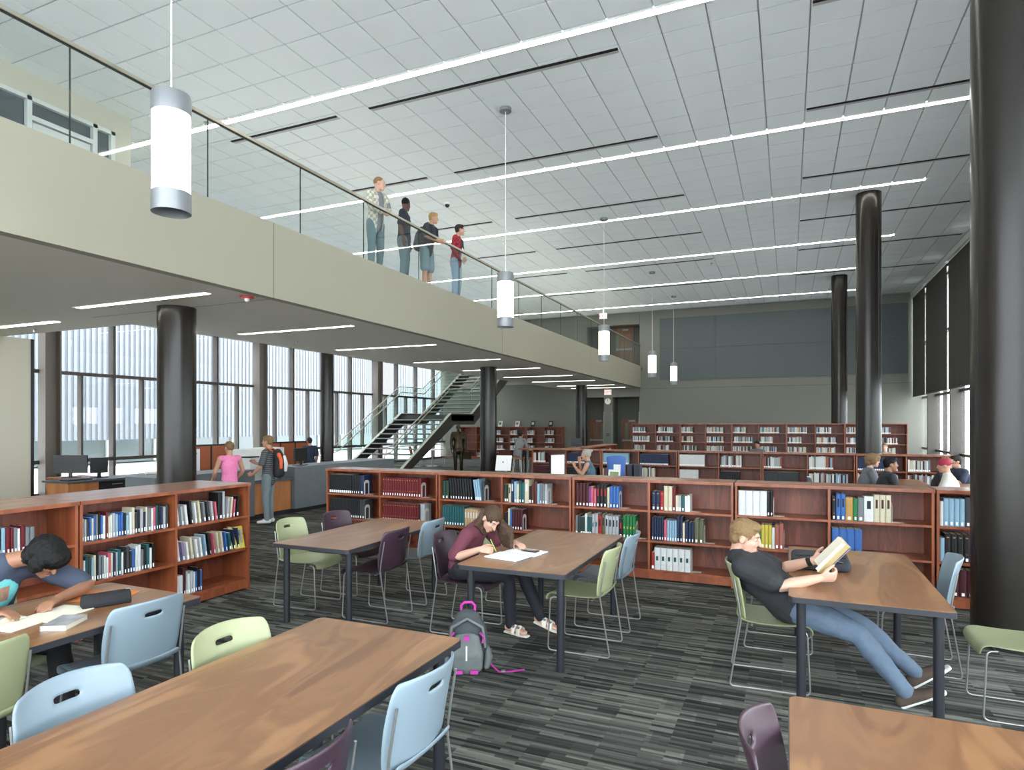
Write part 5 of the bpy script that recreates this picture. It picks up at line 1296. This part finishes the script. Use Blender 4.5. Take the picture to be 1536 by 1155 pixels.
# --- the girl writing
G = V((-2.66, 5.0, 0))
J = dict(pel=(-2.66,5.0,0.575), chest=(-2.585,5.0,0.79), neck=(-2.475,4.99,0.945), head=(-2.355,4.95,1.005), hf=(0.62,-0.32,-0.72), hu=(0.75,-0.2,0.6),
         shL=(-2.50,5.15,0.885), shR=(-2.52,4.83,0.875), elL=(-2.38,5.21,0.72), elR=(-2.62,4.74,0.675), wrL=(-2.17,5.06,0.785), wrR=(-2.355,4.745,0.775), hdL=(0.8,-0.6,0), hdR=(0.97,0.2,-0.05), pnL=(0,0,-1), pnR=(0.1,0.75,-0.6), cuL=(0.25,0,0), cuR=(0.75,0,0),
         hpL=(-2.62,5.09,0.55), hpR=(-2.62,4.91,0.55), knL=(-2.15,5.12,0.55), knR=(-2.19,4.95,0.52), anL=(-1.97,5.14,0.15), anR=(-2.2,5.02,0.085), ftL=(0.9,-0.05,-0.25), ftR=(0.95,-0.25,0))
gm = cl('maroon', (92,42,56)); gp = cl('navy_leggings', (24,24,34))
girl, GF, GP, gb = person('girl in a maroon shirt bent over, writing in a notebook, dark leggings', J, 0.93, 0.94, 'fair', 'brown', 'long', gm, 0.85, gp, voxel=0.0065, hem=-0.03)
f, l, u = GF.hfr
mb = MB()
for q in range(9):       # long hair falling forward on the far side and over the near shoulder
    t = q/8.0; b0 = GP(-0.03+0.05*t, 0.075, 0.02-0.02*t)
    mb.tube([b0, b0+V((0.03+0.012*q, 0.0, -0.09)), V((-2.30+0.016*q, 5.045-0.01*q, 0.83)), V((-2.27+0.014*q, 5.03-0.012*q, 0.765))], [0.03,0.032,0.026,0.012], 8, round_ends=True)
for q in range(5):
    b0 = GP(-0.07+0.012*q, -0.05+0.02*q, 0.0)
    mb.tube([b0, V((-2.46+0.01*q, 4.90+0.03*q, 0.95)), V((-2.43+0.015*q, 4.95+0.025*q, 0.87))], [0.035,0.03,0.014], 8, round_ends=True)
me = bake(mb, 'long_hair', hairm('brown'), [('REMESH', dict(mode='VOXEL', voxel_size=0.006)), ('SMOOTH', dict(factor=0.5, iterations=1)), ('DISPLACE', dict(texture=TUFT, strength=0.016, mid_level=0.5))], None); me.transform(Matrix.Translation(-gb))
inst('long_hair', me, (0,0,0), girl)
M_SAND = mat('white_leather', (206,200,188), 0.5)
for d in 'LR':
    a = GF.J['an'+d]; t = GF.J['ft'+d].normalized(); sd = t.cross(V((0,0,1))).normalized(); h0 = a-t*0.05+V((0,0,-0.066))
    s0 = MB().tube([h0, h0+t*0.08, h0+t*0.17, h0+t*0.23], [(0.034,0.012),(0.038,0.012),(0.046,0.012),(0.036,0.011)], 14, sd, round_ends=True).build('sandal_sole', M_SAND, girl, 50)
    for x in (0.1, 0.155):
        c0 = a-t*0.05+t*x
        MB().tube([c0+sd*0.045+V((0,0,-0.06)), c0+sd*0.036+V((0,0,-0.015)), c0+V((0,0,0.008)), c0-sd*0.036+V((0,0,-0.015)), c0-sd*0.045+V((0,0,-0.06))], [(0.02,0.004)]*5, 8, t).build('sandal_strap', M_SAND, girl, 50)
        MB().obox(c0+sd*0.03+V((0,0,0.0)), t*0.012, sd*0.004, V((0,0,0.008))).build('buckle', M_STEEL, girl)
pen = MB().tube([(-2.235,4.795,0.757),(-2.27,4.76,0.86)], 0.0045, 8).build('pen', mat('green_pen', (150,170,90), 0.4), None, 50); tag(pen, 'pale green pen in the writing girl hand', 'pen')

# --- the boy leaning back with a book
J = dict(pel=(0.0,4.84,0.59), chest=(-0.20,4.84,0.745), neck=(-0.335,4.84,0.875), head=(-0.285,4.83,1.01), hf=(0.97,-0.05,-0.22), hu=(0.15,0,1),
         shL=(-0.29,5.02,0.835), shR=(-0.285,4.66,0.825), elL=(-0.06,5.1,0.745), elR=(-0.04,4.60,0.735), wrL=(0.16,5.0,0.845), wrR=(0.19,4.66,0.80), hdL=(0.85,-0.35,0.3), hdR=(0.9,0.25,0.1), pnL=(0.35,-0.75,0.5), pnR=(-0.1,0.85,0.5), cuL=(0.4,0,0), cuR=(0.75,0,0),
         hpL=(0.06,4.93,0.56), hpR=(0.06,4.75,0.56), knL=(0.47,4.98,0.42), knR=(0.42,4.76,0.43), anL=(0.80,5.06,0.12), anR=(0.70,4.74,0.09), ftL=(0.75,0.1,0.55), ftR=(0.8,-0.1,0.5))
boy, BF, BP_, bb = person('boy in a black T-shirt and jeans leaning back, reading a hardback', J, 1.04, 1.05, 'fair', 'sandy', 'short', cl('black_tee', (36,38,42), noise=0.3), 0.75, DENIM, voxel=0.0065, shoe=cl('brown_shoe', (72,60,50)), hem=0.0, inf=0.02)
mb = MB().ell(BP_(0.04,0,-0.085), 0.055, 0.05, 0.032, *BF.hfr)
me = bake(mb, 'beard', mat('stubble', (160,120,96), 0.8), [('SUBSURF', dict(levels=1))], None); me.transform(Matrix.Translation(-bb)); inst('beard', me, (0,0,0), boy)
w = BF.J['wrL']; dv = BF.J['wrL']-BF.J['elL']; dv.normalize()
MB().tube([w-dv*0.035, w-dv*0.005], [0.036,0.035], 16).build('watch_strap', M_BLACK, boy, 50)
for d in 'LR':
    a = BF.J['an'+d]; t = BF.J['ft'+d].normalized(); sd = t.cross(V((0,0,1))).normalized(); upn = sd.cross(t)
    h0 = a-t*0.05+V((0,0,-0.03))-upn*0.037
    MB().tube([h0, h0+t*0.09, h0+t*0.2, h0+t*0.26], [(0.04,0.012),(0.042,0.012),(0.05,0.012),(0.04,0.011)], 14, sd, round_ends=True).build('shoe_sole', M_WHITE, boy, 50)
hb = thing('hardback_book', (0.3, 4.82, 0.86), 'cream covered hardback held open by the boy in black', 'book')
M_HBC = mat('cream_cover', (196,180,134), 0.6); n_ = V((0.72,0.0,-0.62)).normalized()
bx_ = V((0,1,0)); by_ = V((0.62,0,0.72)).normalized()
cB = V((0.30,4.80,0.90))
for sgn, ang in ((-1, 0.35), (1, 0.35)):
    ax = (bx_*sgn*math.cos(ang)-n_*math.sin(ang)); nn = ax.cross(by_)
    MB().obox(cB+ax*0.088, ax*0.086, by_*0.125, nn*0.002).build('cover', M_HBC, hb)
    MB().obox(cB+ax*0.08-n_*0.014, ax*0.076, by_*0.118, nn*0.010).build('page_block', mat('book_paper', (212,204,186), 0.75), hb)
MB().obox(cB+n_*0.004, bx_*0.016, by_*0.125, n_*0.003).build('spine', mat('spine_violet', (112,104,126), 0.5), hb)

# --- the slumped reader
J = dict(pel=(-4.50,2.23,0.57), chest=(-4.45,2.24,0.84), neck=(-4.34,2.30,0.98), head=(-4.16,2.41,1.01), hf=(0.62,0.25,-0.72), hu=(0.8,0.2,0.6),
         shL=(-4.37,2.49,0.92), shR=(-4.39,2.11,0.92), elL=(-4.1,2.64,0.785), elR=(-4.1,1.93,0.78), wrL=(-3.96,2.36,0.785), wrR=(-3.95,2.0,0.80), hdL=(0.5,-0.8,0), hdR=(0.7,0.5,0), pnL=(0,0,-1), pnR=(0,0,-1),
         hpL=(-4.42,2.32,0.53), hpR=(-4.42,2.14,0.53), knL=(-3.95,2.36,0.52), knR=(-3.95,2.02,0.52), anL=(-3.9,2.38,0.085), anR=(-3.92,2.02,0.085), ftL=(1,0.1,0), ftR=(1,-0.1,0))
rd, RF, RP, rb = person('reader with a mop of black hair slumped over a book, navy T-shirt with teal print', J, 1.0, 1.05, 'tan', 'black', 'mop', cl('slate_navy', (58,66,84)), 0.8, BLACKC, voxel=0.0075, shoe=BLACKC)
ax = (RF.J['chest']-RF.J['pel']).normalized(); sd = (RF.J['shR']-RF.J['shL']).normalized(); nf = ax.cross(sd)
nf = nf if nf.x > 0 else -nf
mb = MB(); n = 8
for i in range(n+1):
    for j in range(n+1):
        a_, b_ = -1+2*i/n, -1+2*j/n; r_ = 1-0.18*max(0, abs(a_)+abs(b_)-1)
        mb.v.append(tuple(RF.J['chest']-ax*0.0+sd*(0.125*a_*r_)+ax*(0.12*b_*r_)+nf*(0.152-0.042*a_*a_-0.02*b_*b_)))
for i in range(n):
    for j in range(n): mb.face((i*(n+1)+j, (i+1)*(n+1)+j, (i+1)*(n+1)+j+1, i*(n+1)+j+1), 1 if (2 <= i <= 5 and 2 <= j <= 4) else 0)
mb.build('shirt_print', [mat('teal_print', (104,186,188), 0.8, noise=0.35, nscale=16), mat('print_picture', (150,118,96), 0.8, noise=0.6, nscale=30)], rd, 60)

# --- four boys at the balustrade on the bridge
ZW = ZD-0.07
def rail_arm(q, x=0.22, z=1.05): return ((0.10, 0.22*q, 1.16), (x, 0.06*q, z), (0.6, -0.7*q, -0.2))
def at_rail(u, H, back=0.34):
    t = (XF-back)/((u-768)/F_PX*math.cos(YAW)-math.sin(YAW)); return (XF-back, t*((u-768)/F_PX*math.sin(YAW)+math.cos(YAW)), ZW)
J, s = stand(at_rail(563, 1.66), -12, 1.70, lean=0.12, look=(42, -0.05), armL=rail_arm(1), armR=rail_arm(-1))
p1, F1, P1, b1 = person('boy in a pale plaid overshirt and jeans leaning on the glass balustrade', J, s, 0.92, 'fair', 'sandy', 'buzz', cl('grey_tee', (112,116,124)), 0.8, DENIM2, shoe=cl('grey_shoe', (84,84,86)))
mb = MB(); F1.torso(mb, 0.022, hem=0.12)
for d in 'LR': F1.arm(mb, d, 0.02, 2.0)
f_ = V((math.cos(math.radians(-12)), math.sin(math.radians(-12)), 0)); 
me = bake(mb, 'overshirt', plaid('pale', (196,194,178), (146,148,138), 18), [('REMESH', dict(mode='VOXEL', voxel_size=0.012)), ('SMOOTH', dict(factor=0.5, iterations=3))], None)
bm = bmesh.new(); bm.from_mesh(me); sdv = V((-f_.y, f_.x, 0)); pel = F1.J['pel']
kill = [v for v in bm.verts if (v.co-pel).dot(f_) > 0.0 and abs((v.co-pel).dot(sdv)) < 0.055 and v.co.z < F1.J['neck'].z+0.02]
bmesh.ops.delete(bm, geom=kill, context='VERTS'); bm.to_mesh(me); bm.free(); me.transform(Matrix.Translation(-b1)); inst('overshirt', me, (0,0,0), p1)
J, s = stand(at_rail(606, 1.6, 0.5), 20, 1.75, look=(70, 0.0), lean=0.03)
p2, F2, P2, b2 = person('boy in a navy top with back half turned, standing between two others on the bridge', J, s, 0.95, 'dark', 'black', 'buzz', cl('navy_top', (34,38,54)), 0.8, DENIM2, shoe=BLACKC)
J, s = stand(at_rail(640, 1.58), 0, 1.60, lean=0.22, look=(18, -0.08), armL=rail_arm(1, 0.36, 1.07), armR=rail_arm(-1, 0.34, 1.07))
p3, F3, P3, b3 = person('boy in a dark shirt and blue shorts leaning forward on the rail, wearing a backpack', J, s, 0.98, 'light', 'blond', 'short', cl('charcoal_shirt', (48,50,60)), 0.8, cl('blue_shorts', (112,134,144)), shorts=True, shoe=BLACKC)
mb = MB().tube([F3.J['pel']+V((-0.2,0,0.08)), F3.J['chest']+V((-0.21,0,0.0)), F3.J['chest']+V((-0.17,0,0.13))], [(0.15,0.09),(0.15,0.1),(0.1,0.06)], 14, (0,1,0), round_ends=True)
o3 = blob(mb, 'backpack', cl('backpack_dark', (66,68,72)), 0.015, 4); bs_ = F3.J['pel']+V((-0.2,0,0)); o3.data.transform(Matrix.Translation(-bs_)); o3.location = bs_; tag(o3, 'dark backpack worn by the boy in blue shorts', 'backpack')
for q in (-1, 1):
    a_ = F3.J['shL' if q > 0 else 'shR'].lerp(F3.J['neck'], 0.35)
    MB().tube([a_+V((-0.12,0,0.0)), a_+V((0,0,0.075)), a_+V((0.09,0,-0.02)), a_+V((0.08,0,-0.22)), a_+V((-0.1,0.03*q,-0.28))], [(0.02,0.006)]*5, 8, (0,1,0)).build('shoulder_strap', BLACKC, o3, 60)
J, s = stand(at_rail(684, 1.56), 8, 1.73, lean=0.1, look=(28, 0.05), armL=((0.06,0.24,1.14),(0.16,0.12,0.97),(0.5,-0.8,0)), armR=((0.02,-0.26,1.14),(0.16,-0.14,0.93),(0.6,0.6,-0.3)))
p4, F4, P4, b4 = person('boy in a red plaid overshirt holding folders against the balustrade', J, s, 0.9, 'fair', 'dark', 'short', plaid('red', (168,38,52), (104,26,36), 22), 2.0, cl('pale_denim', (138,160,182)), shoe=BLACKC)
fv = V((math.cos(math.radians(8)), math.sin(math.radians(8)), 0)); sv = V((-fv.y, fv.x, 0)); ch = F4.J['chest']
mb = MB()
for i in range(7):
    for j in range(2):
        a_ = -1+i/3.0; mb.v.append(tuple(ch+sv*(0.07*a_)+fv*(0.128*s-0.018*a_*a_)+V((0,0,-0.16 if j == 0 else 0.13))))
for i in range(6): mb.face((2*i, 2*i+2, 2*i+3, 2*i+1))
sh = mb.build('tee_front', cl('navy_tee', (34,38,60)), p4, 60)
fo = thing('folders', tuple(ch+fv*0.16+V((0,0,-0.3))), 'blue and white folders held by the boy in red plaid', 'folder')
for k, c in enumerate(((86,120,178),(220,222,224))): MB().obox(ch+fv*(0.15+0.014*k)-sv*0.06+V((0,0,-0.24)), sv*0.11+V((0,0,-0.03)), fv*0.005, V((0,0,0.13))+sv*0.03).build('folder', mat('folder_%d' % k, c, 0.5), fo)

# --- two students at the checkout desk
J, s = stand((-8.72, 8.86, 0), 203, 1.60, look=(0, 0.02), armR=((0.1,-0.22,1.1),(0.3,-0.12,1.16),(0.6,0.5,0.5)), armL=((0.06,0.23,1.12),(0.24,0.18,0.96),(0.9,-0.2,0)))
p5, F5, P5, b5 = person('boy in a striped shirt and grey jeans standing at the checkout desk', J, s, 0.92, 'light', 'sandy', 'short', stripes('grey', (92,98,98), (38,42,46), 9), 0.8, cl('grey_jeans', (112,124,128)), shoe=cl('white_sneaker', (206,206,204)), hem=0.03)
fv = V((math.cos(math.radians(203)), math.sin(math.radians(203)), 0)); sv = V((-fv.y, fv.x, 0))
mb = MB().tube([F5.J['pel']-fv*0.19+V((0,0,0.04)), F5.J['chest']-fv*0.21, F5.J['chest']-fv*0.17+V((0,0,0.14))], [(0.15,0.09),(0.155,0.1),(0.1,0.06)], 14, sv, round_ends=True)
o5 = blob(mb, 'backpack', mat('bp_black', (34,34,38), 0.8), 0.014, 4); bs_ = F5.J['pel']-fv*0.19; o5.data.transform(Matrix.Translation(-bs_)); o5.location = bs_; tag(o5, 'orange, white and black backpack worn at the checkout desk', 'backpack')
cB = F5.J['chest']-fv*0.22
MB().tube([cB+sv*0.1+V((0,0,0.1)), cB+sv*0.12-fv*0.05, cB+sv*0.1+V((0,0,-0.14))-fv*0.04], [(0.035,0.03)]*3, 10, fv, round_ends=True).build('orange_side', mat('bp_orange', (216,92,44), 0.7), o5, 60)
MB().tube([cB-fv*0.07+V((0,0,0.06)), cB-fv*0.1+V((0,0,-0.08)), cB-fv*0.09+V((0,0,-0.2))], [(0.05,0.02),(0.065,0.03),(0.05,0.025)], 12, sv, round_ends=True).build('white_panel', mat('bp_white', (214,214,212), 0.7), o5, 60)
for q in (-1, 1):
    a_ = F5.J['shL' if q > 0 else 'shR'].lerp(F5.J['neck'], 0.35)
    MB().tube([a_-fv*0.12, a_+V((0,0,0.075)), a_+fv*0.09+V((0,0,-0.02)), a_+fv*0.08+V((0,0,-0.22)), a_-fv*0.1+V((0,0,-0.28))], [(0.022,0.006)]*5, 8, sv).build('shoulder_strap', mat('bp_orange', (216,92,44), 0.7), o5, 60)
J, s = stand((-8.66, 7.92, 0), 160, 1.52, look=(10, -0.05), armL=((0.02,0.26,1.13),(0.2,0.22,0.98),(0.9,0,-0.2)), armR=((0.02,-0.26,1.13),(0.2,-0.22,0.98),(0.9,0,-0.2)))
p6, F6, P6, b6 = person('girl in a pink tank top with tied-up hair leaning at the checkout desk', J, s, 0.9, 'light', 'sandy', 'pony', cl('pink_tank', (226,128,172), noise=0.15), 0, cl('grey_shorts', (70,74,80)), shoe=BLACKC, hem=0.05)
J, s = stand((-11.75, 13.4, 0), 150, 1.45)
person('person in a navy shirt standing at the end of the wood partition', J, s, 1.0, 'light', 'dark', 'short', cl('navy_polo', (34,42,62)), 0.8, BLACKC, shoe=BLACKC, voxel=0.013, face=False)

# --- grey-haired woman at the work desk
J, s = seated((-3.62, 12.3, 0), 190, 1.64, 0.48, 0.15, look=(0,-0.1), armR=((0.22,-0.2,0.32),(0.26,-0.05,0.58),(0,0.2,1)), armL=((0.18,0.2,0.34),(0.34,0.08,0.5),(0.3,-0.3,0.8)))
person('grey-haired woman with a bun and sleeveless blue patterned top at the work desk', J, s, 1.0, 'light', 'grey', 'bun', cl('blue_pattern', (72,98,112), noise=0.7), 0, BLACKC, shoe=BLACKC, voxel=0.012)
tag(MB().prism(rounded_rect(-3.86,-3.4,12.08,12.54,0.06), 'z', 0.38, 0.425).cyl(-3.63,12.3,0.03,0.38,0.04,12).cyl(-3.63,12.3,0,0.03,0.25,20).build('stool', M_BLACK), 'black stool under the grey-haired woman', 'stool')

# --- students beyond the long row
def sitter(u, Y, deg, H, label, skin, hair, style, shirt, sleeve=0.8, look=None, cap=None, lean=0.25, dx=0.0):
    x = (u-768)/F_PX; t = Y/(x*math.sin(YAW)+math.cos(YAW)); X = (x*math.cos(YAW)-math.sin(YAW))*t
    J, s = seated((X, Y, 0), deg, H, 0.43, lean, look)
    o = person(label, J, s, 1.0, skin, hair, style, shirt, sleeve, BLACKC, shoe=BLACKC, voxel=0.012, cap=cap)
    st_ = thing('stool', (X, Y, 0), 'dark round stool under the '+label.split(' seated')[0], 'stool', 'stools beyond the long row')
    MB().cyl(X, Y, 0.36, 0.395, 0.19, 20).build('seat', M_BLACK, st_, 40); MB().cyl(X, Y, 0.02, 0.36, 0.03, 12).build('post', M_STEEL, st_); MB().cyl(X, Y, 0, 0.02, 0.18, 20).build('base', M_STEEL, st_)
    return o
sitter(1293, 12.75, 10, 1.72, 'curly-haired boy in a grey T-shirt seated behind the long row', 'fair', 'sandy', 'mop', cl('grey_shirt', (96,100,106)), look=(-20,0))
sitter(1320, 12.0, 15, 1.68, 'dark-haired boy in a black T-shirt seated behind the long row', 'tan', 'black', 'short', cl('black_shirt', (34,36,42)), look=(-10,0))
sitter(1402, 13.0, -20, 1.62, 'blond boy in black seated head on hand beside the red cap', 'fair', 'sandy', 'short', cl('black_shirt', (34,36,42)), look=(0,-0.4))
sitter(1434, 12.3, 172, 1.64, 'boy in a white shirt and red-and-white cap seated behind the long row', 'light', 'dark', 'short', cl('white_shirt', (212,210,204)), look=(0,-0.1), cap=(mat('cap_maroon', (150,36,58), 0.7), mat('cap_maroon', (150,36,58), 0.7), -1))
sitter(1456, 14.5, 200, 1.66, 'person in dark blue seated leaning near the tall windows', 'light', 'dark', 'short', cl('dark_blue', (44,52,72)), lean=0.5)
sitter(1137, 21.5, -100, 1.7, 'dark-haired person seated in front of the tall bookcases', 'tan', 'black', 'short', cl('grey_shirt', (96,100,106)))
sitter(1327, 20.5, -100, 1.72, 'sandy-haired person seated before the tall bookcase near the column', 'fair', 'sandy', 'short', cl('tan_shirt', (150,138,120)))
J, s = seated((-8.75, 20.6, 0), 80, 1.7, 0.72, 0.35)
person('person in a grey hooded top perched on a high stool behind the column', J, s, 1.0, 'light', 'dark', 'short', cl('grey_hoodie', (128,130,132)), 2.0, BLACKC, shoe=BLACKC, voxel=0.013, face=False)
st_ = thing('bar_stool', (-8.75, 20.6, 0), 'high wooden stool under the person in the grey hooded top', 'stool')
MB().cyl(-8.75,20.6,0.63,0.66,0.18,20).build('seat', M_CTOP, st_, 40)
for sx in (-1,1):
    for sy_ in (-1,1): MB().tube([(-8.75+0.1*sx,20.6+0.1*sy_,0.63),(-8.75+0.17*sx,20.6+0.17*sy_,0)], 0.012, 8).build('leg', M_CHROME, st_)

# --- bronze statue
M_STAT = mat('statue_bronze', (60,50,38), 0.35, 0.8, noise=0.35, nscale=10)
J, s = stand((-10.62, 19.65, 0.06), -60, 1.74, armR=((-0.02,-0.24,1.12),(0.04,-0.24,0.86),(0,0,-1)))
stt, SF, SP, sb = person('bronze statue of a standing figure with a satchel beside the stair', J, s, 1.05, style='buzz', statue=M_STAT, name='bronze_statue', cat='statue', shirt=M_STAT, sleeve=2.0, pants=M_STAT, shoe=M_STAT, voxel=0.012, face=False, hem=0.08)
MB().cyl(-10.62, 19.65, 0, 0.06, 0.32, 28).build('plinth', M_STAT, stt, 40)
w = SF.J['wrL']; MB().box(w.x-0.06, w.x+0.22, w.y-0.05, w.y+0.05, w.z-0.36, w.z-0.1).build('satchel', M_STAT, stt)
MB().tube([(w.x-0.02,w.y,w.z-0.1),(w.x+0.0,w.y,w.z-0.05),(w.x+0.12,w.y,w.z-0.05),(w.x+0.16,w.y,w.z-0.1)], 0.01, 8).build('satchel_handle', M_STAT, stt)
